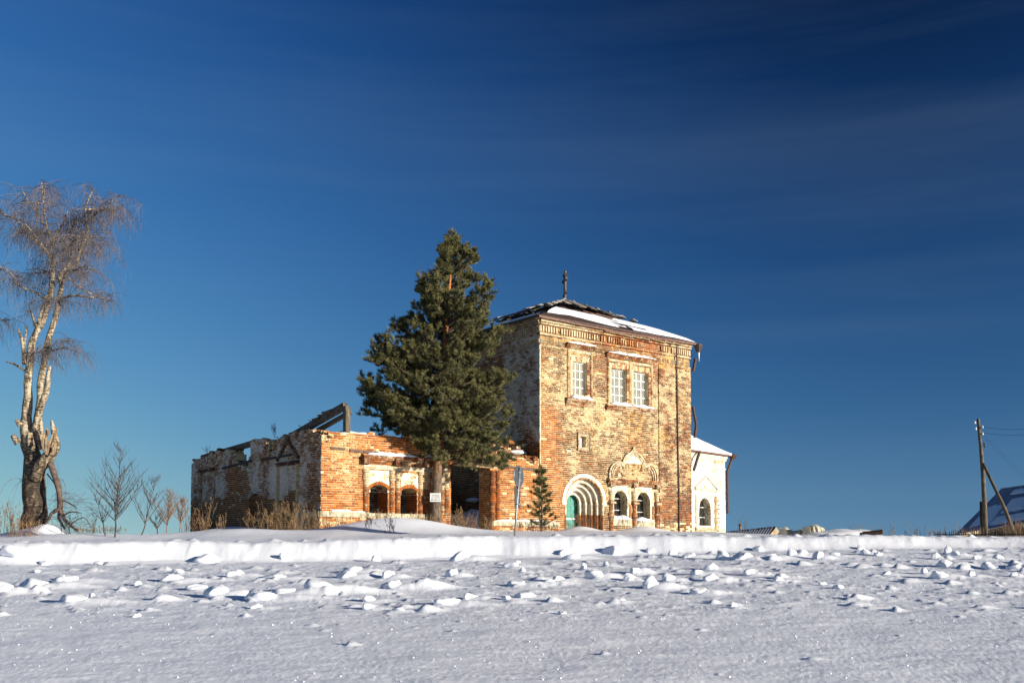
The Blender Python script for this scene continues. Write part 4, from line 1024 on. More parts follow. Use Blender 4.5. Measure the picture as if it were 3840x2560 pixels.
ledge(mb, SHR, bl, br_, bw2[3], [(.07, .10), (.07, .14)], .2, 0, .1); column(mb, SHR, bl + .06, bw2[2], bw2[3], .09, .6); column(mb, SHR, br_ - .06, bw2[2], bw2[3], .12, .5)
mb.build("blocked_window_relief", M['brick'], church, attr=True, kind='stuff')
for (xa, ya, xb, yb) in ((440, 772, 745, 690), (850, 685, 1170, 627)):
    tb = MB(); a = zz(xa, ya); b = zz(xb, yb); tb.bar(SHR.P(a[0], a[1], .04), SHR.P(b[0], b[1], .04), .08, .08); tb.build("tie_beam", M['darkwood'], church)
sdm = MB(); trim(sdm, SHR, SD[0] + .02, SD[1] - .02, SD[2], SD[4] - .04, -.5, -.45); sdm.build("doorway_shade", M['darkwood'], church)  # dark sheet across the back of the open doorway, painting in its shade
# fallen rafters and remaining wall-plate
def wp(x, y, d=-.3): a = zz(x, y); return SHR.P(a[0], a[1], d)
b1 = MB(); b1.bar(wp(158, 655), wp(720, 492), .22, .20); b1.build("rafter", M['wood'], church)
b1 = MB(); b1.bar(wp(905, 535), wp(1640, 108), .16, .24); b1.build("rafter", M['wood'], church)
b1 = MB(); b1.bar(wp(1300, 365, -.5), wp(1640, 170, -.5), .10, .16); b1.build("rafter", M['wood'], church)
b1 = MB(); p = Vector(wp(1655, 385)); q = Vector(wp(1655, 112)); b1.bar(p, q, .18, .2); b1.build("roof_post", M['pole'], church)
for x, y in ((1500, 165), (1420, 210), (1365, 248), (1480, 180)): b1 = MB(); q = Vector(wp(x, y)); b1.box(q, (R(.25, .4), .5, .06), None, R(-.3, .3), .02); b1.build("roof_board", M['wood'], church)
for x, y in ((1285, 295), (1180, 350), (950, 470)): b1 = MB(); q = Vector(wp(x, y)); b1.tube([q + Vector((0, 0, -.15)), q + Vector((0, 0, .08)), q + Vector((-.12, -.02, .12))], .018, 4); b1.build("iron_spike", M['iron'], church)

# ---- tower roof: sheet-metal hip with snow, ragged board cap, cross
ap = Vector((4.6, 3.7, 11.0)); ov = .28
Cn = [Vector((-ov, -ov, EAVE + .02)), Vector((TW + ov, -ov, EAVE + .02)), Vector((TW + ov, TS + ov, EAVE + .02)), Vector((-ov, TS + ov, EAVE + .02))]
def lerp(a, b, k): return a + (b - a) * k
AX = lerp(Cn[0], ap, 1) + Vector((0, 0, -.12))
mb = MB(); mb.add([*Cn, AX, *(c - Vector((0, 0, .06)) for c in Cn), AX - Vector((0, 0, .06))], [(0, 1, 4), (1, 2, 4), (2, 3, 4), (3, 0, 4), (5, 8, 7, 6), (0, 5, 6, 1), (1, 6, 7, 2), (2, 7, 8, 3), (3, 8, 5, 0)])
roof = mb.build("roof", M['rustdark'], church); roof['label'] = "shallow hipped tower roof of rusty sheets, ragged boards and snow"
nf = MB()        # metal eaves strip, sagging
for k in range(24):
    a = lerp(Cn[0], Cn[1], k / 24); b = lerp(Cn[0], Cn[1], (k + 1) / 24); s_ = lambda q: -.05 - .07 * math.sin(math.pi * q) + R(-.008, .008)
    a = a + Vector((0, -.03, s_(k / 24))); b = b + Vector((0, -.03, s_((k + 1) / 24)))
    nf.hexa([a, b, b + Vector((0, .25, .14)), a + Vector((0, .25, .14)), a - Vector((0, 0, .05)), b - Vector((0, 0, .05)), b + Vector((0, .25, .09)), a + Vector((0, .25, .09))])
nf.build("eaves_sheet", M['rust'], roof)
for k in range(9):
    a = lerp(Cn[0], Cn[1], .42 + .055 * k); b_ = MB(); q = a + Vector((0, .1, -.20 + R(-.02, .02)))
    b_.bar(q + Vector((-.3, 0, .02)), q + Vector((.32, 0, -.02)), .16, .04); b_.build("eaves_board", M['torn'], roof)
def roofpt(e, k, up, side=0):      # e along the eave 0..1, k up the slope 0..1
    A, B = Cn[side], Cn[(side + 1) % 4]; p = lerp(lerp(A, B, e), AX, k); return p + Vector((0, 0, up))
def roof_snow(side, e0, e1, lo, hi, th, seed):
    mb = MB(); n, m_ = 60, 9; V = []
    for i in range(n + 1):
        e = e0 + (e1 - e0) * i / n; l_, h_ = lo(e), hi(e)
        l_ += .03 * mn.noise(Vector((e * 14, seed, 0))); h_ += .03 * mn.noise(Vector((e * 11, seed, 7)))
        for j in range(m_ + 1):
            q = j / m_; V.append(roofpt(e, l_ + (h_ - l_) * q, .02 + th * math.sin(math.pi * min(1, max(.0, q))) ** .4 * (1 + .4 * mn.noise(Vector((e * 9, q * 3, seed)))), side))
    mb.add(V, [(i * (m_ + 1) + j, (i + 1) * (m_ + 1) + j, (i + 1) * (m_ + 1) + j + 1, i * (m_ + 1) + j + 1) for i in range(n) for j in range(m_)])
    mb.build("roof_snow", M['snow'], roof, smooth=True, kind='stuff')
def hip(e): return 1.0
roof_snow(0, .02, .50, lambda e: .16 + .10 * math.sin(e * 9), lambda e: .66 - .1 * e, .10, 1)
roof_snow(0, .45, .985, lambda e: .22 - .20 * (e - .45) / .5, lambda e: .60 + .12 * (e - .5) if e < .8 else .62, .10, 2)
roof_snow(0, .60, .99, lambda e: .06, lambda e: .30, .07, 3)
roof_snow(3, .55, .99, lambda e: .05, lambda e: .22, .06, 5)
for k, (e, q, w) in enumerate(((.50, .20, .5), (.57, .17, .7), (.64, .15, .8), (.53, .33, .25))):
    b_ = MB(); a = roofpt(e, q, .11); b2 = roofpt(e + .09, q - .02, .10); b_.bar(a, b2, .05 + .03 * (k % 2), .03); b_.build("roof_batten", M['darkwood'], roof)
# board cap
for side in range(4):
    n = 26 if side in (0, 2) else 22
    for i in range(n):
        e = (i + .5) / n; A, B = Cn[side], Cn[(side + 1) % 4]; base = lerp(A, B, e)
        lim = .50 + R(-.05, .06)
        if side == 0: lim = .27 + R(-.04, .05) if e < .45 else .33 + R(-.05, .05)
        if side == 3: lim = .56 + R(-.1, .12)
        if side == 0 and e > .62: lim = .46 + R(-.06, .08)
        if random.random() < .06: lim *= .6
        # boards run down the slope, square to the eave
        mid = lerp(A, B, .5); inward = Vector((-(B - A).y, (B - A).x, 0)).normalized(); half = (B - A).length / 2
        run = (AX - mid).xy.length; x_ = (e - .5) * 2; kk0 = abs(x_)          # the board meets its hip at slope fraction |x|
        if kk0 > 1 - lim + .0 and True:
            pass
        top_k = 1 - kk0          # in plan: distance from the ridge point along the slope
        p_hip = lerp(base, base + inward * run, 1 - kk0 if False else (1 - kk0)); zf = (1 - kk0)
        ztop_ = EAVE + .02 + (ap.z - EAVE) * zf; ptop = Vector((base.x, base.y, 0)) + inward * (run * zf); ptop.z = ztop_ + .14
        fb = max(0.0, 1 - lim * (1 + .12 * x_ * x_)); 
        if zf <= fb + .02: continue
        pbot = Vector((base.x, base.y, 0)) + inward * (run * fb); pbot.z = EAVE + .02 + (ap.z - EAVE) * fb + (.28 if side == 3 else .17) + R(-.03, .05)
        b_ = MB(); b_.bar(pbot, ptop, (B - A).length / n * .93, .03); b_.build("roof_board", M['boards'] if random.random() > .25 else M['wood'], roof)
b_ = MB(); b_.bar(roofpt(.52, .50, .13), roofpt(.66, .42, .12), .34, .03); b_.build("rust_sheet", M['rust'], roof)
b_ = MB(); b_.bar(roofpt(.40, .56, .13), roofpt(.53, .49, .12), .22, .03); b_.build("rust_sheet", M['rust'], roof)
for i in range(9): b_ = MB(); q = roofpt(R(.25, .75), R(.22, .4), R(.14, .22), 3); b_.bar(q, q + Vector((R(-.1, .1), R(-.7, -.4), R(-.05, .05))), .14, .03); b_.build("roof_board", M['darkwood'], roof)
cp = MB(); cp.tube([ap + Vector((0, 0, -.1)), ap + Vector((0, 0, .22))], [.3, .07], 4); cp.build("roof_finial", M['boards'], roof)
# cross: its face turned almost edge-on to the road
cr_ = MB(); zt_ = LIT.on(2118, 1012)[1]
cz = 11.1; ct = EYE.z + (at(2118, 1015, 47.7).z - EYE.z); H = ct - cz
cb = ap.copy(); 
cdir = Vector((math.cos(rad(62)), math.sin(rad(62)), 0))
cr_.bar((cb.x, cb.y, cz - .1), (cb.x + .03, cb.y, ct), .10, .10)
cross = cr_.build("cross", M['wood'], church); cross['label'] = "weathered wooden three-bar cross on the roof peak"
for zf, w, tl in ((.86, .45, 0), (.68, .80, 0), (.22, .40, .22)):
    c_ = MB(); q = Vector((cb.x, cb.y, cz + H * zf)); c_.bar(q - cdir * w / 2 + Vector((0, 0, tl / 2)), q + cdir * w / 2 - Vector((0, 0, tl / 2)), .11, .12); c_.build("crossbar", M['wood'], cross)
# hopper, icicle, remains of the downpipe
xr = TW + ov
hp = MB(); hp.tube([(xr + .05, -ov, EAVE - .05), (xr + .05, -ov, EAVE - .12), (xr + .05, -ov, EAVE - .42)], [.20, .20, .09], 10); hop = hp.build("rain_hopper", M['rustdark'], church)
ic = MB(); ic.tube([(xr + .08, -ov, EAVE - .42), (xr + .09, -ov, EAVE - .62), (xr + .10, -ov, EAVE - .85)], [.05, .03, .004], 6); ic.build("icicle", M['ice'], hop)
RP = Plane((TW + .22, .0), (0, 1), (1, 0))
for (xa, ya, xb, yb, xm, ym) in ((2608, 1345, 2600, 1392, None, None), (2598, 1524, 2611, 1592, None, None), (2611, 1594, 2605, 1640, None, None)):
    pts = []
    for x, y in ((xa, ya), (xb, yb)): p = at(x, y, 48.6); l = Rinv @ (p - CC); pts.append(l)
    b_ = MB(); b_.tube(pts, .075, 8); b_.build("broken_downpipe", M['rustdark'], church)
for y in (1335, 1365, 1470, 1560, 1625):
    p = Rinv @ (at(2602, y, 48.5) - CC); b_ = MB(); b_.tube([(TW - .02, p.y, p.z + .02), p], .015, 4); b_.build("pipe_bracket", M['iron'], church)
dp = MB(); up = LIT.ux(*c5(1822, 1200)); dp.tube([LIT.P(up - .03, EAVE - .15, .10), LIT.P(up, 6.5, .10), LIT.P(up + .02, 4.0, .09), LIT.P(up + .06, 1.8, .10), LIT.P(up + .05, GRD, .09)], .03, 6); dp.build("thin_downpipe", M['rustdark'], church)

# ---- apse details
mb = MB(); z_ = ledge(mb, APS, 0, aeu + .08, AZ - .32, [(.08, .05), (.08, .09), (.08, .13), (.08, .17)], 1.1, .05)
ledge(mb, APS, 0, aeu + .03, AZ - .75, [(.06, .04)], 1.1)
ledge(mb, APT, 0, 3.2, AZ - .32, [(.08, .05), (.08, .09), (.08, .13), (.08, .17)], 1.1, .05); ledge(mb, APT, 0, 3.2, AZ - .75, [(.06, .04)], 1.1)
zc_ = APS.zx(*cA(330, 855)); za_ = APS.zx(*cA(335, 680)); ul, ur = APS.ux(*cA(172, 850)), APS.ux(*cA(495, 860)); um = (ul + ur) / 2
ledge(mb, APS, ul, ur, zc_ - .05, [(.06, .08), (.06, .14)], 1.0); ledge(mb, APS, ul + .1, ur - .1, zc_ - .25, [(.06, .05), (.06, .03)], 1.2)
for sgn, e in ((1, ul), (-1, ur)):
    for k in range(14):
        q = k / 14; u = e + (um - e) * q; z = zc_ + .07 + (za_ - zc_) * q
        u2 = e + (um - e) * (q + .075); z2 = zc_ + .07 + (za_ - zc_) * (q + .075)
        V = [(u, z), (u2, z2), (u2, z2 + .08), (u, z + .08)]; mb.hexa([APS.P(a, b, .12) for a, b in V] + [APS.P(a, b, 0) for a, b in V], (.5, 1.1, .05, 0))
bd = [APS.zx(*cA(200, y)) for y in (1000, 1140, 1300)]
column(mb, APS, ul + .16, APS.zx(*cA(200, 1430)), zc_ - .25, .12, 1.1, bd); column(mb, APS, ur - .12, APS.zx(*cA(490, 1440)), zc_ - .25, .12, .75, [APS.zx(*cA(490, y)) for y in (1020, 1165, 1310)])
for k in range(9): trim(mb, APS, ur + .0, ur + .10, zc_ - .5 - .22 * k, zc_ - .44 - .22 * k, 0, .14, (.4, R(.2, .8), .2, 0))
ledge(mb, APS, ul, ur, AWH[2] - .30, [(.07, .06), (.07, .12), (.06, .09)], .8)
for k in range(16): trim(mb, APT, R(.5, .9), 2.2, .3 + .17 * k, .36 + .17 * k, 0, R(.05, .16), (.5, R(.6, 1.2), .1, 0))
mb.build("gable_moulding", M['brick'], church, attr=True, kind='stuff')['label'] = "whitewashed apse mouldings with a pointed gable over the window"
slab("gable_panel", APS, [(ul + .08, zc_ + .06), (ur - .08, zc_ + .06), (um, za_ + .04)], [], .06, .07, M['plaster'], church)
slab("window_architrave", APS, [(AWH[0] - .12, AWH[2]), (AWH[1] + .12, AWH[2]), (AWH[1] + .12, zc_ - .28), (AWH[0] - .12, zc_ - .28)], [hole_poly((AWH[0], AWH[1], AWH[2] + .001, AWH[3], AWH[4]))], .05, .06, M['plaster'], church)
wm = MB(); d = -.3; u0, u1 = AWH[0] - .03, AWH[1]
trim(wm, APS, u0 + .26, u0 + .29, AWH[2], AWH[4], d - .03, d + .02, j=0)
for q in (.30, .66): zc = AWH[2] + (AWH[4] - AWH[2]) * q; trim(wm, APS, u0, u0 + .255, zc - .017, zc + .017, d - .02, d + .022, j=0); trim(wm, APS, u0 + .295, u1, zc - .017, zc + .017, d - .02, d + .022, j=0)
o = wm.build("window", M['white'], church); o['label'] = "arched apse window with wavy iron lattice"
g = MB(); trim(g, APS, AWH[0] - .1, AWH[1] + .1, AWH[2] - .1, AWH[4] + .1, d - .06, d - .05); g.build("pane", M['darkglass'], o)
gr = MB(); c = (AWH[0] + AWH[1]) / 2
for k in range(6):
    uc = AWH[0] + (AWH[1] - AWH[0]) * (k + .5) / 6; pts = []; z = AWH[2] + .03
    zt2 = AWH[3] + (AWH[4] - AWH[3]) * math.sqrt(max(0, 1 - ((uc - c) / ((AWH[1] - AWH[0]) / 2)) ** 2)) - .01
    while z < zt2: pts.append(APS.P(uc + .055 * math.sin(z * 17 + math.pi * (k % 2)), z, -.1)); z += .05
    gr.tube(pts, .013, 4)
gr.build("iron_lattice", M['iron'], o)
# apse roof under snow
e0 = Vector(APS.P(-.1, AZ + .01, .32)); e1 = Vector(APS.P(aeu + .18, AZ + .01, .32)); e2 = Vector(APT.P(3.3, AZ + .01, .30)); pk = Vector((TW - .02, 4.4, 6.45)); pf = Vector((TW + .02, .3, 4.78)); e3 = Vector((e2.x - .2, e2.y + 2.4, AZ))
mb = MB(); dz = Vector((0, 0, .07)); mb.add([e0, e1, e2, e3, pk, pf] + [v - dz for v in (e0, e1, e2, e3)], [(0, 1, 4), (1, 2, 4), (2, 3, 4), (0, 6, 7, 1), (1, 7, 8, 2), (2, 8, 9, 3)])
ar = mb.build("apse_roof", M['rust'], church)
mb = MB(); T_ = [(e0, e1, pk), (e1, e2, pk)]
for a, b, c in T_:
    n = 14; V = []; idx = {}
    for i in range(n + 1):
        for j in range(n + 1 - i):
            q = a + (b - a) * (i / n) + (c - a) * (j / n); idx[i, j] = len(V); V.append(q + Vector((0, 0, .07 + .035 * mn.noise(q * 1.7))))
    F = [(idx[i, j], idx[i + 1, j], idx[i, j + 1]) for i in range(n) for j in range(n - i)] + [(idx[i + 1, j], idx[i + 1, j + 1], idx[i, j + 1]) for i in range(n) for j in range(n - i - 1)]
    mb.add(V, F)
mb.add([e0, e1, e0 + Vector((0, 0, .075)), e1 + Vector((0, 0, .075))], [(0, 1, 3, 2)]); mb.add([e1, e2, e1 + Vector((0, 0, .075)), e2 + Vector((0, 0, .075))], [(0, 1, 3, 2)])
mb.build("roof_snow", M['snow'], ar, smooth=True, kind='stuff')
hp = MB(); p0 = Vector(APT.P(.15, AZ, .42)); hp.tube([p0 + Vector((.12, 0, .04)), p0 + Vector((.08, 0, -.08)), p0 + Vector((0, 0, -.22))], [.22, .17, .08], 8); hp.build("rain_hopper", M['rustdark'], church)
pp = MB(); q = Vector(APT.P(.1, 0, .16)); pp.tube([p0 + Vector((0, 0, -.2)), Vector((q.x, q.y, AZ - .85)), Vector((q.x, q.y, AZ - 1.2)), Vector((q.x, q.y, AZ - 3.0))], .07, 8); pp.build("downpipe", M['rustdark'], church)
pp = MB(); a = Vector(APS.P(APS.ux(*cA(172, 300)), AZ - .02, .3)); b = Vector(APS.P(APS.ux(*cA(95, 460)), AZ - 1.0, .25)); pp.bar(a, b, .09, .12); pp.build("hanging_gutter", M['darkwood'], church)

# ---- hand out the bricks: the 300 nearest as objects of their own, the rest joined per wall
ALLB.sort(key=lambda b: b[0])
rest = {}
for i, (dist, wo, P, A) in enumerate(ALLB):
    if i < 300: mb = MB(); mb.hexa(P, A, back=False); mb.build("brick", M['brick'], wo, attr=True)
    else: rest.setdefault(wo.name, (wo, MB()))[1].hexa(P, A, back=False)
for wo, mb in rest.values(): mb.build("brickwork", M['brick'], wo, attr=True, kind='stuff')
print("bricks", len(ALLB))
# ------------------------------------------------------------------ trees
def smooth_path(P, n=4):
    """Catmull-Rom through (point, radius) pairs"""
    P = [(Vector(p), r) for p, r in P]; out = []
    for i in range(len(P) - 1):
        a, b, c, d = P[max(i - 1, 0)], P[i], P[i + 1], P[min(i + 2, len(P) - 1)]
        for k in range(n):
            t = k / n
            q = .5 * ((2 * b[0]) + (c[0] - a[0]) * t + (2 * a[0] - 5 * b[0] + 4 * c[0] - d[0]) * t * t + (3 * b[0] - a[0] - 3 * c[0] + d[0]) * t ** 3)
            out.append((q, b[1] + (c[1] - b[1]) * t))
    out.append(P[-1]); return out
def rough_tube(mb, P, n, amp, f=2.5):
    pts = [p for p, r in P]; o = len(mb.v); mb.tube(pts, [r for p, r in P], n)
    for i in range(o, len(mb.v)):
        v = Vector(mb.v[i]); k = (i - o) // n
        if k < len(pts): c = pts[k]; mb.v[i] = tuple(c + (v - c) * (1 + amp * mn.noise(v * f) + amp * .6 * mn.noise(Vector((v.x * f * 4, v.y * f * 4, v.z * f)))))
# ---- the old birch
BD = 34.0
bx = at(125, 2000, BD); birch = empty("birch_tree", (bx.x, BD, gz(bx.x, BD)))
tag(birch, "old half-dead birch with thick forked trunk and drooping bare twigs at the left edge", "tree")
def B(x, y, dz=0.0): p = at(x / 1.0446, 600 + y / 1.0446, BD); p.y += dz; return p
def BR(r): return r / 1.0446 / FPX * BD
tk = Sub(birch)
def limb(mb, L_, n=10, amp=.16, sm=4):
    P = smooth_path([(B(x, y, dz), BR(r)) for x, y, r, dz in L_], sm); rough_tube(mb, P, n, amp); return P
LMB = []
LMB.append(limb(tk, [(128, 1500, 64, 0), (130, 1445, 52, 0), (135, 1380, 46, 0), (136, 1300, 43, 0), (135, 1220, 40, 0), (125, 1160, 33, 0), (112, 1100, 29, 0), (108, 1060, 24, -.05), (103, 1000, 19, 0), (110, 930, 17, 0), (110, 860, 15, 0), (114, 790, 14, .05), (118, 720, 14, .1), (134, 680, 13, .1), (163, 620, 13, .1), (180, 570, 13, .1), (197, 520, 11, .05), (206, 460, 9, 0), (206, 400, 8, 0), (203, 350, 7, 0), (205, 300, 6, .1), (232, 250, 4, .2), (250, 190, 2.5, .3)], 12, .2))
L2 = limb(tk, [(140, 1130, 22, .1), (144, 1060, 17, .15), (140, 1000, 15, .2), (148, 930, 14, .2), (147, 870, 13, .2), (163, 790, 12, .2), (176, 710, 12, .2), (194, 650, 11, .2), (214, 590, 11, .15), (228, 530, 10, .1), (236, 490, 9, .1), (228, 455, 9, .1), (245, 420, 8, .2), (262, 385, 7, .3), (272, 335, 6, .3), (258, 300, 5, .4), (258, 250, 4.5, .4), (280, 210, 3, .5)])
LMB.append(L2)
L3 = limb(tk, [(150, 1060, 15, -.2), (163, 1000, 14, -.25), (185, 950, 12, -.3), (200, 900, 12, -.3), (205, 850, 9, -.3), (212, 812, 4, -.3)])
L4 = limb(tk, [(150, 1250, 26, -.2), (175, 1205, 26, -.35), (210, 1165, 24, -.4), (238, 1130, 20, -.45), (238, 1095, 13, -.45), (231, 1055, 9, -.45), (226, 1026, 5, -.45)])
for L_ in ([(98, 800, 10, 0), (92, 740, 8, 0), (85, 700, 7, 0), (72, 662, 4, 0)], [(92, 745, 6, 0), (100, 690, 4, 0), (104, 650, 3, 0)], [(140, 650, 8, 0), (130, 620, 5, 0), (115, 580, 2, 0)], [(150, 640, 7, 0), (165, 590, 6, 0), (172, 560, 4, 0)], [(95, 825, 4, 0), (60, 800, 4, -.1), (30, 793, 2, -.1)], [(85, 1110, 16, -.2), (66, 1080, 8, -.3)], [(90, 1040, 12, -.2), (78, 1020, 5, -.3)]):
    limb(tk, L_, 7, .25, 3)
tk.build("trunk", M['birch'], smooth=True)
hb = Sub(birch)
for L_ in ([(215, 1185, 13, -.4), (232, 1225, 12, -.45), (250, 1270, 11, -.5), (262, 1330, 11, -.5), (262, 1370, 10, -.5), (280, 1410, 7, -.5), (335, 1455, 4, -.6)], [(262, 1365, 8, -.5), (235, 1385, 6, -.6), (222, 1410, 5, -.6), (205, 1442, 3, -.7)], [(262, 1330, 4, -.5), (300, 1345, 3, -.6), (325, 1360, 2, -.6)], [(262, 1370, 5, -.5), (250, 1400, 5, -.4), (275, 1445, 4, -.4)],
           [(270, 1400, 4, -.5), (310, 1380, 2.5, -.7), (360, 1385, 1.5, -.8)], [(300, 1430, 3, -.5), (350, 1400, 2, -.5), (385, 1440, 1, -.5)], [(200, 1230, 3, -.3), (235, 1280, 2, -.3), (240, 1340, 1.5, -.3)]): limb(hb, L_, 7, .25, 3)
hb.build("fallen_branch", M['log'], smooth=True)['label'] = "broken branch hanging down to the snow"
tw_ = Sub(birch)
for k in range(16): x, y = 232 + R(-26, 22), 1130 + R(-45, 35); p = B(x, y, -.75); tw_.bar(p, p + Vector((R(-.05, .1), R(-.05, .05), R(.15, .5))), R(.03, .07), R(.02, .04))
tw_.build("torn_wood", M['torn'])
# upper branches
cb_ = Sub(birch); UP = []
for L_ in ([(228, 460, 9, .1), (262, 430, 8, .2), (290, 395, 8, .2), (300, 345, 8, .3), (318, 300, 7, .3), (330, 265, 6, .3), (322, 235, 6, .3), (316, 190, 5, .4), (322, 150, 3.5, .4), (340, 100, 2, .5)],
           [(324, 238, 5, .3), (350, 225, 4, .1), (390, 212, 3.5, -.2), (440, 205, 3, -.4), (460, 180, 2, -.5), (490, 160, 1.2, -.5)],
           [(318, 180, 4, .4), (345, 160, 3, .8), (380, 150, 2, 1.2), (410, 130, 1.2, 1.4)], [(206, 400, 6, 0), (180, 350, 6, -.2), (150, 320, 5, -.4), (120, 290, 5, -.5), (90, 250, 4, -.5), (50, 235, 3.5, -.5), (0, 190, 3, -.6), (-40, 130, 1.5, -.7)],
           [(205, 350, 5, 0), (188, 300, 5, .5), (160, 262, 4, .8), (130, 250, 3.5, 1.0), (60, 225, 3, 1.3), (-20, 240, 2, 1.5)], [(203, 300, 5, .1), (170, 255, 4, .1), (148, 215, 4, .0), (150, 170, 3.5, 0), (165, 140, 3, 0), (162, 75, 1.5, 0)],
           [(148, 215, 3, 0), (125, 170, 2.5, -.3), (110, 130, 1.5, -.5)], [(236, 500, 7, .1), (265, 468, 5, -.3), (300, 455, 4, -.7), (350, 462, 3, -1.0), (395, 455, 2, -1.2), (440, 480, 1.2, -1.3)],
           [(215, 560, 6, .1), (250, 545, 5, -.1), (300, 540, 5, -.3), (345, 545, 4, -.4), (390, 552, 3.5, -.5)], [(185, 560, 6, .1), (160, 530, 4, -.2), (130, 520, 3.5, -.5), (100, 500, 3.5, -.7), (95, 470, 3, -.9), (55, 450, 2, -1.1), (25, 470, 1.2, -1.2)],
           [(200, 450, 4, 0), (160, 420, 3, .8), (110, 400, 2.5, 1.3), (60, 395, 1.5, 1.6)], [(240, 440, 4, .2), (280, 480, 3, .9), (330, 500, 2.5, 1.3), (380, 520, 1.3, 1.5)], [(262, 385, 4, .3), (300, 370, 3, -.6), (350, 360, 2.5, -1.2), (385, 350, 1.5, -1.5)],
           [(180, 715, 4, .2), (205, 745, 3.5, 0), (240, 742, 3, -.2), (275, 715, 2, -.3), (300, 712, 1.2, -.3)], [(180, 715, 3, .2), (150, 752, 3, 0), (130, 755, 2, -.1)], [(205, 330, 4, 0), (230, 290, 3, -.9), (250, 230, 2.5, -1.5), (270, 170, 1.5, -1.8)],
           [(300, 330, 4, .3), (270, 290, 3, 1.1), (240, 240, 2, 1.6), (215, 190, 1.3, 1.8)], [(206, 440, 4, 0), (230, 400, 3, -.8), (215, 350, 2, -1.3), (180, 300, 1.5, -1.6)], [(197, 520, 4, .1), (220, 560, 3, -.8), (260, 590, 2, -1.2), (300, 570, 1.5, -1.4)],
           [(318, 300, 4, .3), (350, 290, 3, .2), (385, 300, 1.5, .2)], [(-120, 560, 8, 0), (-60, 600, 4, -.2), (-20, 620, 3, -.2), (40, 640, 1.5, -.2)]):
    UP.append(limb(cb_, L_, 6, .2, 4))
cb_.build("branch", M['birchlimb'], smooth=True)['label'] = "crooked upper limbs of the birch"
hz_ = Sub(birch); fine = Sub(birch)
def droop(mb, p, d, ln, r, seg=6, g=.5):
    pts = [p]; rs_ = [r]; v = d.normalized()
    for i in range(seg):
        v = (v + Vector((R(-.18, .18), R(-.18, .18), R(-.18, .18) - g))).normalized(); p = p + v * ln / seg; pts.append(p); rs_.append(max(.0028, r * (1 - (i + 1) / seg * .75)))
    mb.tube(pts, rs_, 3, cap=False); return pts
def rdir(): a = R(0, 2 * math.pi); return Vector((math.cos(a), math.sin(a), R(-.2, .7)))
for P in UP + [LMB[0][56:], L2[40:]]:
    zs = P[len(P) // 3:] if P is not UP[8] else P[:len(P) // 2]
    for (p, r) in zs:
        for k in range(2):
            if random.random() < .25: continue
            q = droop(hz_, p, rdir(), R(.5, 1.2), .012, 6, .10)
            for m_ in q[1:]:
                for _ in range(2):
                    if random.random() < .2: continue
                    t_ = droop(fine, m_, rdir() * .8 + Vector((0, 0, .1)), R(.3, 1.1), .0045, 5, .55)
                    if random.random() < .55: droop(fine, t_[2], rdir() * .3 - Vector((0, 0, .4)), R(.25, .6), .004, 4, .6)
for x, y in ((190, 1200), (170, 1160), (90, 1250), (250, 1300), (240, 1250)): 
    for _ in range(8): droop(fine, B(x, y, R(-.4, .4)), rdir(), R(.6, 1.3), .006, 6, .5)
for _ in range(110): droop(fine, B(R(195, 390), R(1330, 1455), R(-1.2, .6)), rdir() * .7 + Vector((R(-1, 1), 0, .1)), R(.4, 1.1), .007, 5, .05)
hz_.build("twig_stem", M['birchtwig'], kind='stuff'); fine.build("crown", M['birchtwig'], kind='stuff')['label'] = "hanging purple-grey twigs"
print("birch verts", len(fine.v))

# ---- saplings and bare shrubs
def sapling(base, h, lean, n, seed, mat='twig', r0=.02, up=.9):
    random.seed(seed); mb = MB(); top = base + Vector((lean, R(-.1, .1), h)); pts = [base.lerp(top, k / 8) + Vector((R(-.03, .03), R(-.03, .03), 0)) * (k > 0) for k in range(9)]
    mb.tube([Vector((0, 0, -.25)) + pts[0]] + pts, [r0 * 1.1] + [r0 * (1 - k / 9.5) for k in range(9)], 5)
    for i in range(n):
        k = R(.16, .97); p = base.lerp(top, k); a = R(0, 6.283); ln = h * (1.05 - k) * R(.35, .6) + .12
        d = Vector((math.cos(a), math.sin(a), up)).normalized(); q = [p]; v = d
        for s_ in range(5): v = (v + Vector((R(-.12, .12), R(-.12, .12), .10))).normalized(); q.append(q[-1] + v * ln / 5)
        mb.tube(q, [r0 * .45 * (1 - k * .5) * (1 - j / 6) + .0025 for j in range(6)], 4)
        for j in range(int(3 + ln * 6)):
            w = q[random.randint(1, 5)]; a2 = R(0, 6.283); d2 = (v * .8 + Vector((math.cos(a2), math.sin(a2), .5)) * .7).normalized(); l2 = ln * R(.2, .45)
            e = w + d2 * l2; mb.tube([w, w.lerp(e, .5) + Vector((0, 0, .02)), e + Vector((0, 0, .05))], [.0045, .0035, .0025], 3)
    return mb
def place_plant(name, px, py, D, mbf, label, cat, mat, group=None, part=None):
    p = at(px, py, D); z = gz(p.x, D) ; root = Vector((p.x, D, z)); mb = mbf(Vector((0, 0, 0))); o = mb.build(name, M[mat]); o.location = root; tag(o, label, cat, group); return o
place_plant("bare_sapling", 430, 2030, 30.5, lambda b: sapling(b, 2.7, .15, 42, 3, r0=.028), "tallest bare sapling, many upswept twigs, between the birch and the church", "sapling", 'twig')
place_plant("bare_sapling", 395, 2035, 30.9, lambda b: sapling(b, 1.15, -.25, 10, 4), "short bare sapling leaning left behind the tallest sapling", "sapling", 'twig')
place_plant("bare_sapling", 530, 2015, 31.5, lambda b: sapling(b, 1.8, .45, 24, 5, r0=.022), "bare sapling leaning right, second from the birch", "sapling", 'twig')
place_plant("bare_shrub", 625, 2005, 33, lambda b: sapling(b, 1.35, .05, 44, 6), "thicket shrub of thin bare stems right of the leaning sapling", "shrub", 'redweed')
place_plant("bare_shrub", 672, 2005, 33.6, lambda b: sapling(b, 1.15, .15, 36, 8), "lower bare shrub against the left corner of the ruin", "shrub", 'redweed')
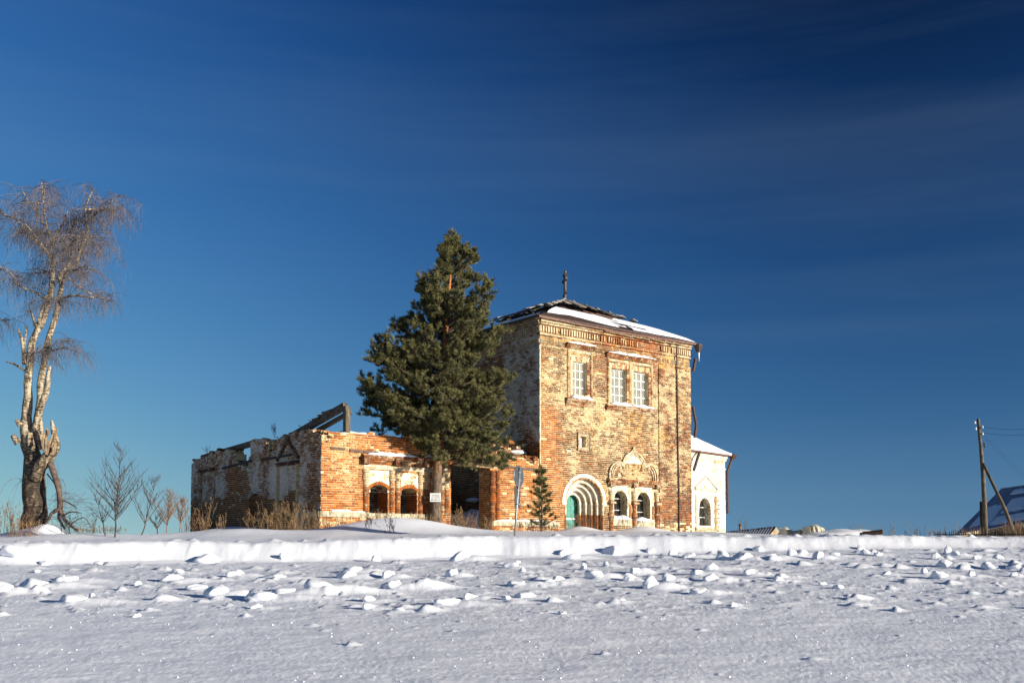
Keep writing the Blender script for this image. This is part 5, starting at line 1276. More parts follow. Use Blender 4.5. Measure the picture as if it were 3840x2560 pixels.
place_plant("bare_shrub", 590, 2008, 32.6, lambda b: sapling(b, .8, -.1, 14, 9), "smallest bare shrub at the foot of the leaning sapling", "shrub", 'twig')
place_plant("wall_sapling", 1030, 1665, 40.2, lambda b: sapling(b, .8, .05, 10, 10, r0=.01), "thin dry seedling growing on top of the shaded ruin wall", "sapling", 'twig').location.z = 3.45
place_plant("wall_sapling", 778, 1705, 44.2, lambda b: sapling(b, .42, .02, 6, 12, r0=.01), "tiny dry stalk on the far left end of the ruin wall", "sapling", 'redweed').location.z = 3.3
random.seed(21)
# ---- dry weeds and grasses: clumps
def weed(n, h, spread, head=.3, fluffy=True, lean=.25):
    mb = MB()
    for i in range(n):
        a = R(0, 6.283); r = spread * math.sqrt(R(0, 1)); p = Vector((math.cos(a) * r, math.sin(a) * r * .6, -.1)); hh = h * R(.5, 1); ll = lean * (2.6 if random.random() < .15 else 1); d = Vector((R(-ll, ll), R(-ll, ll), 1)).normalized(); q = [p]
        for k in range(4): d = (d + Vector((R(-.17, .17), R(-.17, .17), 0))).normalized(); q.append(q[-1] + d * (hh + .1) / 4)
        mb.tube(q, [.006, .005, .004, .0035, .0025], 3, cap=False)
        if fluffy and random.random() < .8:
            for k in range(int(5 + 10 * head)):
                t = R(1 - head * 1.5, 1); s_ = q[0].lerp(q[-1], max(.2, t)); e = s_ + Vector((R(-1, 1), R(-1, 1), R(.6, 1.8))).normalized() * R(.04, .13); mb.tube([s_, e], [.0055, .003], 3, cap=False)
    return mb
def wc(px, py, D, n, h, sp, lab, mat='weed', head=.4, name="dry_weeds", cat="dry weeds", lean=.25):
    p = at(px, py, D); o = weed(n, h, sp, head, lean=lean).build(name, M[mat]); o.location = (p.x, D, gz(p.x, D)); tag(o, lab, cat, "dry weed clumps round the ruin")
wc(1070, 1995, 34.6, 70, 1.15, .75, "tall broad tan weed clump before the shaded ruin wall", head=.6)
wc(1150, 1998, 34.8, 45, .8, .6, "tan weeds between the tallest clump and the annex corner"); wc(1000, 1998, 34.5, 26, .8, .45, "thin pale stalks before the dark doorway", head=.3)
wc(945, 1995, 35.5, 16, .85, .3, "few tall pale stalks left of the dark doorway", 'weed', .5); wc(720, 2000, 36, 28, 1.0, .4, "reddish weeds at the far left corner of the ruin", 'redweed', .5)
wc(765, 2010, 33.5, 7, 1.2, .12, "one pale branching stalk before the left ruin wall", 'weed', .5, lean=.12); wc(815, 2010, 33.5, 18, .55, .4, "low tan weeds beside the pale branching stalk", 'weed', .4)
wc(1225, 1990, 34.4, 5, .8, .1, "dark thin stem before the sunlit annex corner", 'twig', .5, lean=.1); wc(1410, 1935, 35.2, 34, .75, .45, "reddish weeds under the left arched annex window", 'redweed', .3, lean=.45)
wc(1540, 1935, 35.6, 22, .55, .4, "tangled straw under the right arched annex window", 'weed', .2, lean=.7); wc(1380, 1980, 32.4, 8, .5, .18, "sparse twigs low on the left flank of the drift", 'twig', .4)
wc(1470, 1990, 31.8, 12, .62, .22, "forked little twigs in the middle of the drift", 'twig', .5, lean=.5); wc(1710, 1960, 37.2, 40, .85, .45, "tan weed clump in the gap beside the pine trunk", 'weed', .6)
wc(1760, 1965, 37.6, 26, .75, .25, "reddish upright weeds in the middle of the wall gap", 'redweed', .6, lean=.12); wc(1830, 1975, 38.5, 16, .6, .25, "few stalks by the right jamb of the wall gap", 'weed', .4)
wc(1670, 1990, 34.5, 14, .35, .5, "short stubble right of the pine foot", 'twig', .3); wc(1620, 1965, 36.3, 26, .35, .5, "straw tufts round the pine foot", 'weed', .3)
wc(1960, 2000, 36.5, 22, .45, .6, "short dark stems right of the sign post", 'twig', .3); wc(2060, 1995, 37.2, 26, .4, .5, "dark stems under the young pine", 'twig', .3)
wc(2165, 1980, 40.6, 26, .75, .35, "brown tangled weeds before the green door", 'redweed', .3, lean=.5); wc(2210, 1985, 41, 22, .8, .35, "bare reddish stalks before the portal shafts", 'redweed', .3, lean=.4)
wc(2330, 1990, 40.8, 12, .8, .4, "few dark stalks under the left lattice window", 'twig', .3, lean=.15); wc(2400, 1978, 41, 8, .45, .3, "sparse stems on the drift under the right lattice window", 'twig', .3)
wc(40, 2040, 31.5, 50, 1.2, .6, "dense brown bush of weeds left of the birch foot", 'redweed', .3); wc(85, 2045, 31, 40, .55, .45, "straw-coloured grass at the left of the birch foot", 'weed', .2, name="dry_grass", cat="dry grass")
wc(245, 2035, 31.6, 14, .7, .2, "thin dark stems in front of the birch drift", 'twig', .3, lean=.12); wc(355, 2030, 31.4, 8, .75, .1, "lone dark stem pair right of the birch drift", 'twig', .3, lean=.1); wc(365, 2005, 33.5, 60, .3, .9, "straw tuft under the hanging birch branch", 'weed', .2, name="dry_grass", cat="dry grass")
for k, (px, D, h, n) in enumerate(((3350, 60, 1.3, 3), (3420, 60, .7, 16), (3435, 61, 1.1, 7), (3300, 62, .6, 20), (3230, 62, .8, 24), (3550, 58, .9, 8), (3580, 58, 1.1, 4), (2940, 62, .8, 3), (2985, 62, .7, 3), (3640, 54, .6, 26), (3800, 54, .9, 40), (3830, 53.5, 1.1, 40), (3480, 60, .5, 20), (3160, 61, .5, 14))):
    lab = ["lone tall dark stalk right of the timbers", "rusty low weeds on the skyline past the timbers", "fluffy upright rusty weed on the skyline", "pale thin grass just right of the timbers", "pale feathery grass behind the dark timbers", "flat-headed dry weed near the left fence end", "single tall pinkish stalk near the left fence end", "tiny branching weed behind the shed gable", "tiny umbel weed beside the shed gable",
           "thin stalks before the slate roof eave", "orange grass at the foot of the pole strut", "dense orange grass under the house eave", "low skyline grass between stalk and fence", "short straw on the skyline by the tarpaulin"][k]
    wc(px, 2015, D, n, h, .12 if n < 5 else .9, lab, 'redweed' if k % 2 else 'weed', .5, lean=.1)
wc(2790, 2000, 58, 9, 1.6, .3, "thin bare twigs rising beside the shed stovepipe", 'twig', .5, lean=.35)

# ---- pines
def needle_cloud(name, shoots, parent, origin, nn_=26, ln=.11, wd=.011, seed=1, mat='needles'):
    """shoots: list of (point, direction, length); each carries a brush of needle blades"""
    rs = np.random.RandomState(seed); S = len(shoots)
    P = np.array([s[0][:] for s in shoots]); D = np.array([s[1][:] for s in shoots]); Lh = np.array([s[2] for s in shoots]); D /= np.linalg.norm(D, axis=1)[:, None]
    P = np.repeat(P, nn_, 0); D = np.repeat(D, nn_, 0); Lh = np.repeat(Lh, nn_)
    n = len(P); t = rs.rand(n); rv = rs.normal(size=(n, 3)); rv -= (rv * D).sum(1)[:, None] * D; rv /= np.linalg.norm(rv, axis=1)[:, None] + 1e-9
    base = P + D * (Lh * t)[:, None]; k = rs.uniform(.35, 1.2, n)[:, None]; dr = D * k + rv * 1.0; dr /= np.linalg.norm(dr, axis=1)[:, None]
    tip = base + dr * (ln * rs.uniform(.7, 1.15, n))[:, None]; sd_ = np.cross(dr, rs.normal(size=(n, 3))); sd_ /= np.linalg.norm(sd_, axis=1)[:, None] + 1e-9
    sd_ *= wd / 2
    V = np.empty((n * 3, 3), np.float32); V[0::3] = base - sd_; V[1::3] = base + sd_; V[2::3] = tip; V -= np.array(origin[:])
    me = bpy.data.meshes.new(name); me.vertices.add(n * 3); me.vertices.foreach_set('co', V.ravel()); me.loops.add(n * 3); me.loops.foreach_set('vertex_index', np.arange(n * 3, dtype=np.int32))
    me.polygons.add(n); me.polygons.foreach_set('loop_start', np.arange(0, n * 3, 3, dtype=np.int32)); me.polygons.foreach_set('loop_total', np.full(n, 3, dtype=np.int32)); me.update(calc_edges=True)
    ca = me.color_attributes.new('bt', 'FLOAT_COLOR', 'POINT'); c = np.repeat(np.repeat(rs.rand(S), nn_), 3); col = np.stack([c, c, c, np.ones_like(c)], 1).astype(np.float32); ca.data.foreach_set('color', col.ravel())
    me.materials.append(M[mat]); o = bpy.data.objects.new(name, me); COL.objects.link(o); o.parent = parent; o['kind'] = 'stuff'; return o
PD = 38.35
TP = [(1632, 2000, .27), (1633, 1950, .235), (1636, 1850, .20), (1641, 1750, .185), (1648, 1640, .165), (1655, 1500, .145), (1662, 1370, .12), (1672, 1230, .095), (1683, 1100, .065), (1692, 980, .04), (1697, 900, .02)]
tp = smooth_path([(at(x, y, PD), r) for x, y, r in TP], 5)
pb = at(1632, 1960, PD); pine = empty("pine_tree", (pb.x, PD, gz(pb.x, PD)))
tag(pine, "tall dense pine with orange upper trunk standing before the gap in the church wall", "tree")
mb = Sub(pine); rough_tube(mb, tp, 12, .12, 3.0)
for L_ in ([(1643, 1770, .07), (1660, 1720, .06), (1685, 1700, .045), (1720, 1690, .03)], [(1640, 1730, .06), (1600, 1715, .05), (1560, 1690, .035)], [(1645, 1800, .05), (1662, 1780, .045), (1668, 1765, .04)], [(1650, 1600, .09), (1668, 1540, .08), (1675, 1470, .07), (1690, 1380, .05)], [(1650, 1620, .06), (1610, 1560, .05), (1560, 1500, .04), (1500, 1480, .02)], [(1645, 1640, .06), (1690, 1600, .05), (1750, 1560, .03)]):
    rough_tube(mb, smooth_path([(at(x, y, PD) + Vector((0, R(-.1, .1), 0)), r) for x, y, r in L_], 3), 7, .15, 3)
mb.build("trunk", M['pinebark'], smooth=True)
OL = [(40, 545, 590), (85, 520, 610), (130, 485, 640), (200, 475, 700), (240, 500, 715), (270, 460, 690), (300, 345, 800), (350, 332, 802), (400, 400, 795), (440, 350, 745), (470, 318, 790), (530, 240, 840), (580, 210, 845), (620, 130, 842), (660, 120, 838), (700, 72, 830), (760, 60, 845), (830, 45, 845), (880, 50, 835), (940, 60, 835), (1010, 125, 862), (1060, 150, 872), (1110, 330, 888), (1150, 380, 890), (1190, 520, 888), (1230, 600, 850), (1290, 690, 835)]
oy = [850 + a / 1.3876 for a, b, c in OL]; ol = [1300 + b / 1.3876 for a, b, c in OL]; orr = [1300 + c / 1.3876 for a, b, c in OL]
brm = Sub(pine); shoots = []
random.seed(33)
def trunk_at(z):
    for (p, r), (q, r2) in zip(tp, tp[1:]):
        if p.z <= z <= q.z: return p.lerp(q, (z - p.z) / (q.z - p.z)), r
    return tp[-1][0].copy(), .02
NB = 225
for i in range(NB):
    y = 895 + (1765 - 895) * ((i + R(0, 1)) / NB) ** .92; a = R(0, 2 * math.pi)
    k = mn.noise(Vector((y * .012, math.cos(a) * 1.5, math.sin(a) * 1.5)))
    tz = at(1640, y, PD).z; tc, tr = trunk_at(min(tz, tp[-1][0].z)); cx = 1920 + tc.x / PD * FPX
    l = (cx - float(np.interp(y, oy, ol))) / FPX * PD; r = (float(np.interp(y, oy, orr)) - cx) / FPX * PD
    if y > 1700 and math.cos(a) < 0 and random.random() < .8: continue
    e = r if math.cos(a) > 0 else l; md = (abs(l) + abs(r)) / 2; c2 = math.cos(a) ** 2
    ext = (max(.15, e) * c2 + max(.2, md * .85) * (1 - c2)) * (R(.86, 1.0) if random.random() < .75 else R(.5, .8)) - .03
    if e < .1: continue
    ext = max(.2, ext * (1 + .12 * k))
    asc = .55 if tz > 7 else .35 if tz > 4.5 else .10
    zb = tz - ext * asc - (.2 if tz > 3 else -.15); zb = max(zb, 1.75); b0, br0 = trunk_at(zb)
    tip = Vector((tc.x + math.cos(a) * ext, tc.y + math.sin(a) * ext, tz)); midp = b0.lerp(tip, .5) + Vector((R(-.15, .15), R(-.15, .15), -.05 * ext if tz > 4 else .12 * ext))
    P = smooth_path([(b0, .012 + .018 * ext), (midp, .008 + .011 * ext), (tip, .008)], 5); brm.tube([p for p, q in P], [q for p, q in P], 5)
    nsub = int(5 + ext * 9)
    for s_ in range(nsub):
        kk = R(.22, 1.0) ** .8; idx = min(len(P) - 2, int(kk * (len(P) - 1))); p = P[idx][0].lerp(P[idx + 1][0], R(0, 1)); dirm = (P[idx + 1][0] - P[idx][0]).normalized()
        sd2 = Vector((R(-1, 1), R(-1, 1), R(-.35, .8))).normalized(); d = (dirm * .9 + sd2 * .9).normalized(); ln = R(.18, .5) * (.6 + .2 * ext); q = p + d * ln
        brm.tube([p, p.lerp(q, .5) + Vector((0, 0, -.02)), q], [.008, .006, .004], 3, cap=False)
        for m_ in range(8):
            u = R(.4, 1); s0 = p.lerp(q, u); d2 = (d * .7 + Vector((R(-1, 1), R(-1, 1), R(-.2, 1.1))) * .8 + Vector((0, 0, .25))).normalized(); sl = R(.10, .2); shoots.append((s0, d2, sl))
    for m_ in range(6): shoots.append((P[-1][0] + Vector((R(-.1, .1), R(-.1, .1), R(-.1, .05))), (dirm + Vector((R(-.6, .6), R(-.6, .6), R(.0, .9)))).normalized(), R(.12, .22)))
for k in range(60): p = tp[-1][0] + Vector((R(-.16, .16), R(-.16, .16), R(-.7, .12))); shoots.append((p, Vector((R(-.6, .6), R(-.6, .6), 1)).normalized(), .18))
brm.build("branch", M['twig']); needle_cloud("crown", shoots, pine, pine.location, 44, .105, .0105)
print("shoots", len(shoots))
# young pine
YD = 38.3; yb = at(2030, 1990, YD); yp = empty("young_pine", (yb.x, YD, gz(yb.x, YD))); tag(yp, "small young pine between the road sign and the green door", "tree")
mb = Sub(yp); H0 = yp.location.z; base = Vector(yp.location); mb.tube([base - Vector((0, 0, .2)), base + Vector((.02, 0, .9)), base + Vector((-.02, 0, 2.4))], [.05, .035, .012], 7); sh = []
for w_ in range(9):
    z = .3 + w_ * .235; n = 6
    for q in range(n):
        a = 2 * math.pi * (q + R(-.5, .5)) / n + w_; z0j = R(-.09, .09); ln = (.62 - .055 * w_) * R(.55, 1.2) * (1 if w_ > 0 else .8); p = base + Vector((0, 0, z + z0j)); e = p + Vector((math.cos(a) * ln, math.sin(a) * ln, ln * R(.25, .75))); m2 = p.lerp(e, .5) - Vector((0, 0, .02)); mb.tube([p, m2, e], [.012, .008, .005], 4)
        for k in range(9): u = R(.2, 1); s0 = p.lerp(e, u); sh.append((s0, (Vector((math.cos(a), math.sin(a), .5)) + Vector((R(-.6, .6), R(-.6, .6), R(-.2, .5)))).normalized(), R(.06, .14)))
for k in range(22): sh.append((base + Vector((R(-.03, .03), R(-.03, .03), R(1.9, 2.5))), Vector((R(-.5, .5), R(-.5, .5), 1)).normalized(), .08))
mb.build("trunk", M['pinebark'], smooth=True); needle_cloud("crown", sh, yp, yp.location, 30, .12, .011, 3)

# ------------------------------------------------------------------ paper notice on the pine trunk
nb = at(1633, 1864, PD - .235); notice = empty("notice_board", nb); tag(notice, "white square notice with black lettering nailed to the pine trunk", "notice")
mb = MB(); mb.box((0, 0, 0), (.405, .012, .325)); bd_ = mb.build("board", M['paper'], notice); 
def text(body, size, x, z, parent, mat, w=None):
    cu = bpy.data.curves.new("t", 'FONT'); cu.body = body; cu.size = size; cu.align_x = 'CENTER'; cu.align_y = 'CENTER'; cu.extrude = .0008; cu.offset = size * .012
    o = bpy.data.objects.new("t", cu); COL.objects.link(o); bpy.context.view_layer.update(); me = bpy.data.meshes.new_from_object(o.evaluated_get(bpy.context.evaluated_depsgraph_get())); bpy.data.objects.remove(o)
    xs = [v.co.x for v in me.vertices]; k = (w / (max(xs) - min(xs))) if w else 1
    for v in me.vertices: v.co = Vector((v.co.x * k + x, -.0065 - v.co.z, v.co.y + z))
    me.materials.clear(); me.materials.append(mat); t = bpy.data.objects.new("lettering", me); COL.objects.link(t); t.parent = parent; return t
for s_, sz_, z_, w_ in (("Колодцы!", .062, .098, .27), ("Копаем, Чистим, Ремонт.", .034, .042, .32), ("Обслуживаем участки.", .034, -.002, .32), ("Любые земляные работы.", .034, -.046, .32), ("89062859329", .060, -.104, .335)):
    text(s_, sz_, 0, z_, bd_, M['ink'], w_)
# ------------------------------------------------------------------ round road sign, seen from behind and askew
SGD = 29.5; sgp = at(1928, 2013, SGD); sgz = gz(sgp.x, SGD); sg = empty("road_sign", (sgp.x, SGD, sgz), 0); tag(sg, "round road sign with a narrow plate below, seen from behind on a grey post", "road sign")
top = at(1946, 1745, SGD); ctr = at(1951, 1785, SGD); bot = at(1929, 2016, SGD)
mb = Sub(sg); mb.tube([bot - Vector((0, 0, .3)), at(1936, 1920, SGD), at(1950, 1752, SGD)], .034, 10); mb.build("post", M['post'], smooth=True)
fa = rad(63); fx = Vector((math.cos(fa), math.sin(fa), 0)); fn = Vector((-fx.y, fx.x, 0))      # plates turned well away from the road
if fn.y > 0: fn = -fn
off = fn * -.05
def plate(pts, th): 
    m_ = Sub(sg); n = len(pts); F = [p + off + fn * th / 2 for p in pts]; Bk = [p + off - fn * th / 2 for p in pts]
    m_.add(F + Bk, [tuple(range(n)), tuple(range(2 * n - 1, n - 1, -1))] + [(i, i + n, (i + 1) % n + n, (i + 1) % n) for i in range(n)]); return m_
rdisc = .305
disc = plate([ctr + fx * rdisc * math.cos(2 * math.pi * k / 32) + Vector((0, 0, rdisc * math.sin(2 * math.pi * k / 32))) for k in range(32)], .02).build("sign_disc", M['signback'], sg)
m_ = Sub(sg); m_.tube([ctr + off + fx * rdisc * math.cos(2 * math.pi * k / 32) + Vector((0, 0, rdisc * math.sin(2 * math.pi * k / 32))) for k in range(33)], .013, 6, cap=False); m_.build("rim", M['signback'], sg)
pc = at(1946, 1863, SGD); pl_ = plate([pc + fx * a + Vector((0, 0, b)) for a, b in ((-.17, -.32), (.17, -.32), (.17, .32), (-.17, .32))], .02).build("sign_plate", M['signback'], sg)
for z_, c in ((.12, ctr), (-.12, ctr), (.2, pc), (-.2, pc)): m_ = Sub(sg); m_.bar(c + off * .4 + fx * -.09 + Vector((0, 0, z_)), c + off * .4 + fx * .09 + Vector((0, 0, z_)), .03, .035); m_.build("bracket", M['post'], sg)
m_ = Sub(sg); m_.bar(ctr + off * .35 + Vector((0, 0, -.26)), ctr + off * .35 + Vector((0, 0, .24)), .05, .03); m_.build("stiffener", M['post'], sg)

# ------------------------------------------------------------------ utility pole with strut
UD = 58.0
def U(x, y, dD=0): return at(3500 + x / 3.135, 1540 + y / 3.135, UD + dD)
ub = U(610, 1440); pole = empty("utility_pole", (ub.x, UD, gz(ub.x, UD))); tag(pole, "leaning wooden utility pole with white insulators and a slanting brace", "utility pole")
m_ = Sub(pole); m_.tube([U(612, 1500), U(600, 1060), U(585, 760), U(560, 450), U(527, 92)], [.155, .13, .115, .10, .085], 10); m_.build("post", M['pole'], smooth=True)
m_ = Sub(pole); m_.tube([U(975, 1500, -1.5), U(840, 1150, -1), U(584, 615, -.12)], [.11, .10, .08], 8); m_.build("brace", M['pole'], smooth=True)
m_ = Sub(pole); m_.tube([U(588, 1500, .3), U(570, 1065, .3)], [.16, .13], 8); m_.build("footing_post", M['darkwood'], smooth=True)
for x, y, s_ in ((490, 135, -1), (500, 207, -1), (578, 187, 1), (580, 266, 1)):
    p = U(x, y, -.1); q = U(x - 8 * s_ * 3, y + 16, 0); m_ = Sub(pole); m_.tube([q, Vector((p.x, p.y, p.z - .09)), p], .012, 4); hk = m_.build("hook", M['iron']); 
    m_ = Sub(pole); m_.tube([p - Vector((0, 0, .08)), p - Vector((0, 0, .02)), p, p + Vector((0, 0, .06))], [.055, .065, .035, .045], 8); m_.build("insulator", M['porcelain'])
m_ = Sub(pole); p = U(600, 400, -.1); m_.tube([U(580, 385), U(594, 368), p, p + Vector((.05, 0, -.12))], [.012, .012, .05, .06], 8); m_.build("lamp_arm", M['iron'])
for k, (a, b, sag, r) in enumerate(((U(585, 190), U(1600, 120, -14), .25, .008), (U(590, 258), U(1600, 180, -14), .25, .008), (U(580, 290), U(1340, 1050, -6), .1, .004), (U(605, 285), U(1340, 990, -6), .1, .004))):
    m_ = MB(); m_.tube([a.lerp(b, t / 12) - Vector((0, 0, sag * math.sin(math.pi * t / 12))) for t in range(13)], r, 4); o = m_.build("overhead_wire", M['iron']); 
    tag(o, ["topmost overhead line running right from the pole", "second overhead line just under the topmost one", "lower thin service wire sloping down to the slate-roofed house", "upper thin service wire sloping down to the slate-roofed house"][k], "wire", "wires on the utility pole")

# ------------------------------------------------------------------ house with corrugated slate roof (right edge)
A_ = at(3583, 2003, 68); B_ = at(3755, 1833, 71); C_ = at(3990, 1800, 65); D_ = at(3990, 1936, 59)
house = empty("village_house", (A_.x + 3, 66, gz(A_.x + 3, 66))); tag(house, "house whose snow-dusted corrugated roof rises behind the picket fence at the right edge", "house")
def corr(mb, A, B, C, D, n, amp, up, th=.03):
    nv = 8 * n; V = []
    for i in range(nv + 1):
        t = i / nv; w = up * amp * math.sin(2 * math.pi * n * t)
        V += [A.lerp(D, t) + w, B.lerp(C, t) + w]
    mb.add(V, [(2 * i, 2 * i + 1, 2 * i + 3, 2 * i + 2) for i in range(nv)])
nrm = (B_ - A_).cross(D_ - A_).normalized(); nrm = nrm if nrm.z > 0 else -nrm
m_ = Sub(house); corr(m_, A_, B_, C_, D_, 60, .035, nrm); hr = m_.build("roof", M['slate'], smooth=True)
B2, C2 = B_ + Vector((3.5, 3.2, -3.2)), C_ + Vector((3.5, 3.2, -3.2)); m_ = Sub(house); m_.add([B_, C_, C2, B2], [(0, 1, 2, 3)]); m_.build("back_slope", M['slate'])
m_ = Sub(house); m_.bar(B_ + Vector((0, 0, .03)), C_ + Vector((0, 0, .03)), .16, .06); m_.build("ridge_cap", M['slate'], hr)
def snow_patch(mb, u0, u1, v0, v1, seed, th=.05):
    n, k = 26, 14; V = []
    for i in range(n + 1):
        for j in range(k + 1):
            a, b = i / n, j / k; e = .10 * mn.noise(Vector((a * 4, b * 4, seed))) ; u = u0 + (u1 - u0) * (a + e * .6); v = v0 + (v1 - v0) * (b + e)
            u = min(.998, max(.002, u)); v = min(.985, max(.01, v)); p = A_.lerp(D_, u).lerp(B_.lerp(C_, u), v); ed = min(a, 1 - a, b, 1 - b) * 7
            V.append(p + nrm * (.0 + th * min(1, ed) * (1 + .8 * mn.noise(Vector((u * 8, v * 5, seed)))) + .012))
    mb.add(V, [(i * (k + 1) + j, (i + 1) * (k + 1) + j, (i + 1) * (k + 1) + j + 1, i * (k + 1) + j + 1) for i in range(n) for j in range(k)])
m_ = Sub(house)
for a in ((.08, .30, .12, .6, 1), (.30, .98, .08, .28, 7), (.34, .60, .34, .70, 2), (.62, .98, .30, .9, 4), (.25, .5, .80, .93, 5)): snow_patch(m_, *a)
m_.build("roof_snow", M['snow'], hr, smooth=True, kind='stuff')
zg = gz(A_.x + 3, 60)
m_ = Sub(house); A1, D1 = A_ + Vector((.5, .5, -.15)), D_ + Vector((.5, .5, -.2))
n = 44
for i in range(n):
    p, q = A1.lerp(D1, i / n), A1.lerp(D1, (i + .94) / n); w = Sub(house); w.add([Vector((p.x, p.y, zg - .4)), Vector((q.x, q.y, zg - .4)), q, p, Vector((p.x + .05, p.y + .05, zg - .4)), Vector((q.x + .05, q.y + .05, zg - .4)), q + Vector((.05, .05, 0)), p + Vector((.05, .05, 0))], [(0, 1, 2, 3), (7, 6, 5, 4), (0, 4, 5, 1), (2, 6, 7, 3), (0, 3, 7, 4), (1, 5, 6, 2)]); w.build("wall_plank", M['darkwood'])
w = Sub(house); w.add([Vector((A1.x, A1.y, zg - .4)), A1, B_ - Vector((0, 0, .1)), B2 - Vector((0, 0, .1)), Vector((B2.x, B2.y, zg - .4))], [(0, 1, 2, 3, 4)]); w.build("gable_wall", M['rowhouse'])

# ------------------------------------------------------------------ low plank shed right of the apse
SD_ = 60.0
r0, r1 = at(2680, 1997, SD_ + 2), at(2906, 1973, SD_ - 1); e0_, e1_ = at(2660, 2018, SD_ - 1.0), at(2880, 2012, SD_ - 3.2); g1 = at(2936, 2010, SD_ + .8)
shed = empty("plank_shed", ((r1.x + r0.x) / 2, SD_, gz(r1.x, SD_))); tag(shed, "low shed with snowy corrugated roof and plank gable right of the apse", "shed")
m_ = Sub(shed); corr(m_, e0_, r0, r1, e1_, 22, .03, Vector((0, -.5, .85))); sr = m_.build("roof", M['rust'], smooth=True)
m_ = Sub(shed); m_.add([r0, r1, g1, g1 + (r0 - r1)], [(0, 1, 2, 3)]); m_.build("back_slope", M['rust'])
m_ = Sub(shed)
for i in range(22):
    t = (i + .18) / 22; a, b = e0_.lerp(e1_, t), r0.lerp(r1, t); a2, b2 = e0_.lerp(e1_, t + .022), r0.lerp(r1, t + .022); f0_, f1_ = R(0, .3), R(.75, 1)
    up = Vector((0, -.02, .035)); m_.add([a.lerp(b, f0_) + up, a2.lerp(b2, f0_) + up, a2.lerp(b2, f1_) + up, a.lerp(b, f1_) + up], [(0, 1, 2, 3)])
m_.build("roof_snow", M['snow'], sr, kind='stuff')
n = 9
for i in range(n):
    a, b = e1_.lerp(g1, i / n), e1_.lerp(g1, (i + .93) / n)
    def tz_(t): return (e1_.z + (r1.z - e1_.z) * min(1, t / .55)) if t < .55 else r1.z + (g1.z - r1.z) * (t - .55) / .45
    m_ = Sub(shed); za, zb = tz_(i / n) - .04, tz_((i + .93) / n) - .04; d_ = Vector((.03, .03, 0))
    V = [Vector((a.x, a.y, zg - .5)), Vector((b.x, b.y, zg - .5)), Vector((b.x, b.y, zb)), Vector((a.x, a.y, za))]; m_.hexa(V + [v - d_ for v in V]); m_.build("gable_plank", M['rowhouse'])
m_ = Sub(shed); sp_ = at(2776, 1990, SD_ + 1); m_.tube([sp_ - Vector((0, 0, .3)), at(2776, 1972, SD_ + 1), at(2776, 1968, SD_ + 1), at(2776, 1963, SD_ + 1)], [.075, .075, .12, .09], 8); m_.build("stovepipe", M['rust'])

# ------------------------------------------------------------------ tarpaulin heaps, log pile, far snow hump
def tarp(px0, px1, pytop, D, seed, lab):
    a, b = at(px0, 2014, D), at(px1, 2014, D); z0 = min(gz(a.x, D), gz(b.x, D)) - .2; zt = at(px0, pytop, D).z; n, m2 = 40, 22; V = []; dp_ = 1.6
    for i in range(n + 1):
        for j in range(m2 + 1):
            u, v = i / n, j / m2; x = a.x + (b.x - a.x) * u; y = D + dp_ * (v - .5) * 1.3
            prof_ = min(1, 5.5 * min(u, 1 - u)) ** .6 * min(1, 3.5 * min(v, 1 - v) + .0) ** .6
            fold = .09 * math.sin(u * 34 + 3 * mn.noise(Vector((u * 4, v * 2, seed)))) * (1 - prof_ * .7) + .10 * mn.noise(Vector((u * 4, v * 4, seed)))
            V.append((x + .06 * mn.noise(Vector((u * 9, v * 9, seed + 4))), y + fold * 1.2, z0 + (zt - z0) * max(0, prof_ * (.86 + .14 * math.sin(u * 6 + seed)) + fold * .5 * prof_)))
    mb = MB(); mb.add(V, [(i * (m2 + 1) + j, (i + 1) * (m2 + 1) + j, (i + 1) * (m2 + 1) + j + 1, i * (m2 + 1) + j + 1) for i in range(n) for j in range(m2)])
    o = mb.build("tarpaulin_heap", M['tarp'], smooth=True); tag(o, lab, "tarpaulin heap", "tarpaulin-covered heaps by the shed"); 
    sn = MB(); V2 = [(x, y, z + .035) for x, y, z in V]; F = [(i * (m2 + 1) + j, (i + 1) * (m2 + 1) + j, (i + 1) * (m2 + 1) + j + 1, i * (m2 + 1) + j + 1) for i in range(3, n - 3) for j in range(6, m2 - 4) if z0 + (zt - z0) * .80 < V[i * (m2 + 1) + j][2] and mn.noise(Vector((i * .3, j * .3, seed))) > -.15]
    sn.add(V2, F); s2 = sn.build("tarpaulin_snow", M['snow'], o, smooth=True, kind='stuff'); return o
tarp(2922, 3012, 1977, 55, 1, "left tarpaulin heap beside the shed gable"); tarp(3008, 3096, 1969, 54, 5, "right, slightly taller tarpaulin heap with a snowy top")
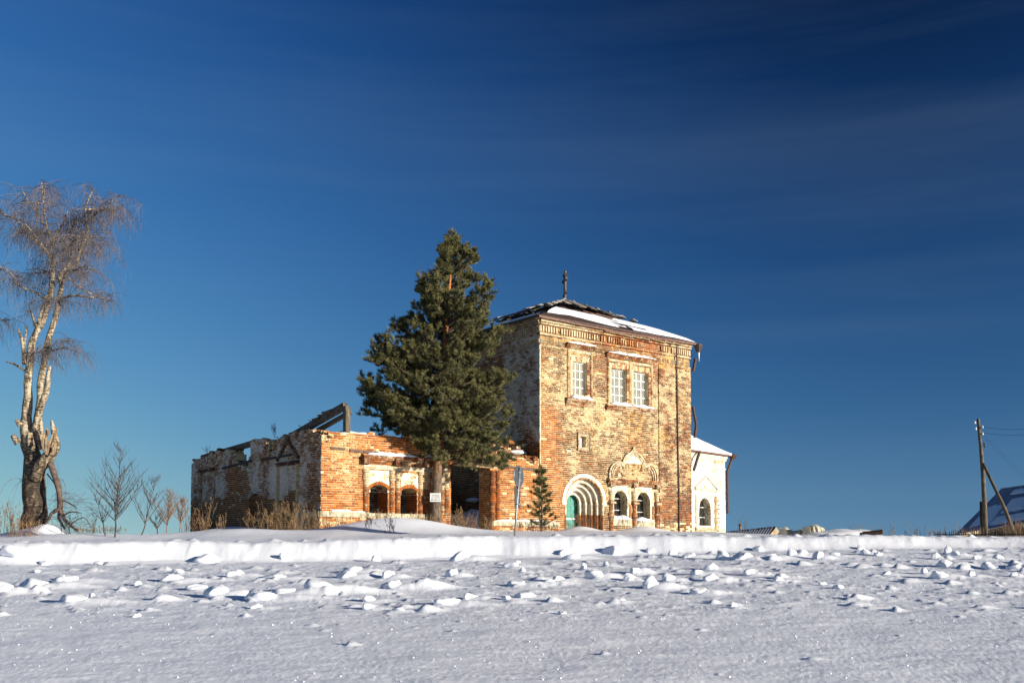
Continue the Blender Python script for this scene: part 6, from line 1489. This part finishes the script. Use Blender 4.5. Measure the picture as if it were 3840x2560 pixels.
bm = bmesh.new(); bmesh.ops.create_icosphere(bm, subdivisions=4, radius=1); hc = at(3160, 2012, 52)
for v in bm.verts: p = v.co; v.co = Vector((p.x * 2.1 * (1 + .2 * mn.noise(p * 1.5)), p.y * 1.6, p.z * .34 * (1 + .3 * mn.noise(p * 2)) - .02 + .03 * p.x))
me = bpy.data.meshes.new("snow_mound"); bm.to_mesh(me); bm.free(); me.materials.append(M['snow']); me.polygons.foreach_set('use_smooth', [True] * len(me.polygons)); o = bpy.data.objects.new("snow_mound", me); COL.objects.link(o); o.location = (hc.x, 52, gz(hc.x, 52) + .04); o['kind'] = 'structure'
for k, (xa, ya, xb, yb, r, lab) in enumerate(((3235, 2000, 3312, 1992, .11, "upper dark log lying on the snow mound"), (3240, 2006, 3306, 2003, .10, "lower dark log half buried below the upper one"), (3225, 2002, 3285, 1998, .08, "short log end behind the two dark logs"))):
    m_ = MB(); a, b = at(xa, ya, 50 + k * .1), at(xb, yb, 50 - .5 + k * .1); m_.tube([a, a.lerp(b, .5), b], [r, r * .95, r], 9); o = m_.build("log", M['log'], smooth=False); tag(o, lab, "log", "dark logs on the snow")
# ------------------------------------------------------------------ picket fence
f0_ = at(3505, 2016, 55); f1_ = at(3960, 2020, 48); fence = empty("picket_fence", (f0_.x, f0_.y, gz(f0_.x, f0_.y))); tag(fence, "weathered grey picket fence half buried in snow before the house", "fence")
n = 52
for i in range(n):
    p = f0_.lerp(f1_, (i + R(-.15, .15)) / n); z = gz(p.x, p.y); h = (.30 + .12 * i / n) * R(.8, 1.2); m_ = Sub(fence); x = R(-.04, .04); b = Vector((p.x, p.y, z - .2)); t = Vector((p.x + x, p.y, z + h)); m_.bar(b, t, .02, .062)
    m_.build("picket", M['pole'] if i % 4 else M['wood'])
m_ = Sub(fence); 
for k in range(12): a, b = f0_.lerp(f1_, k / 12), f0_.lerp(f1_, (k + 1) / 12); m_.bar(Vector((a.x, a.y + .03, gz(a.x, a.y) + .12)), Vector((b.x, b.y + .03, gz(b.x, b.y) + .12)), .03, .05)
m_.build("rail", M['wood'])
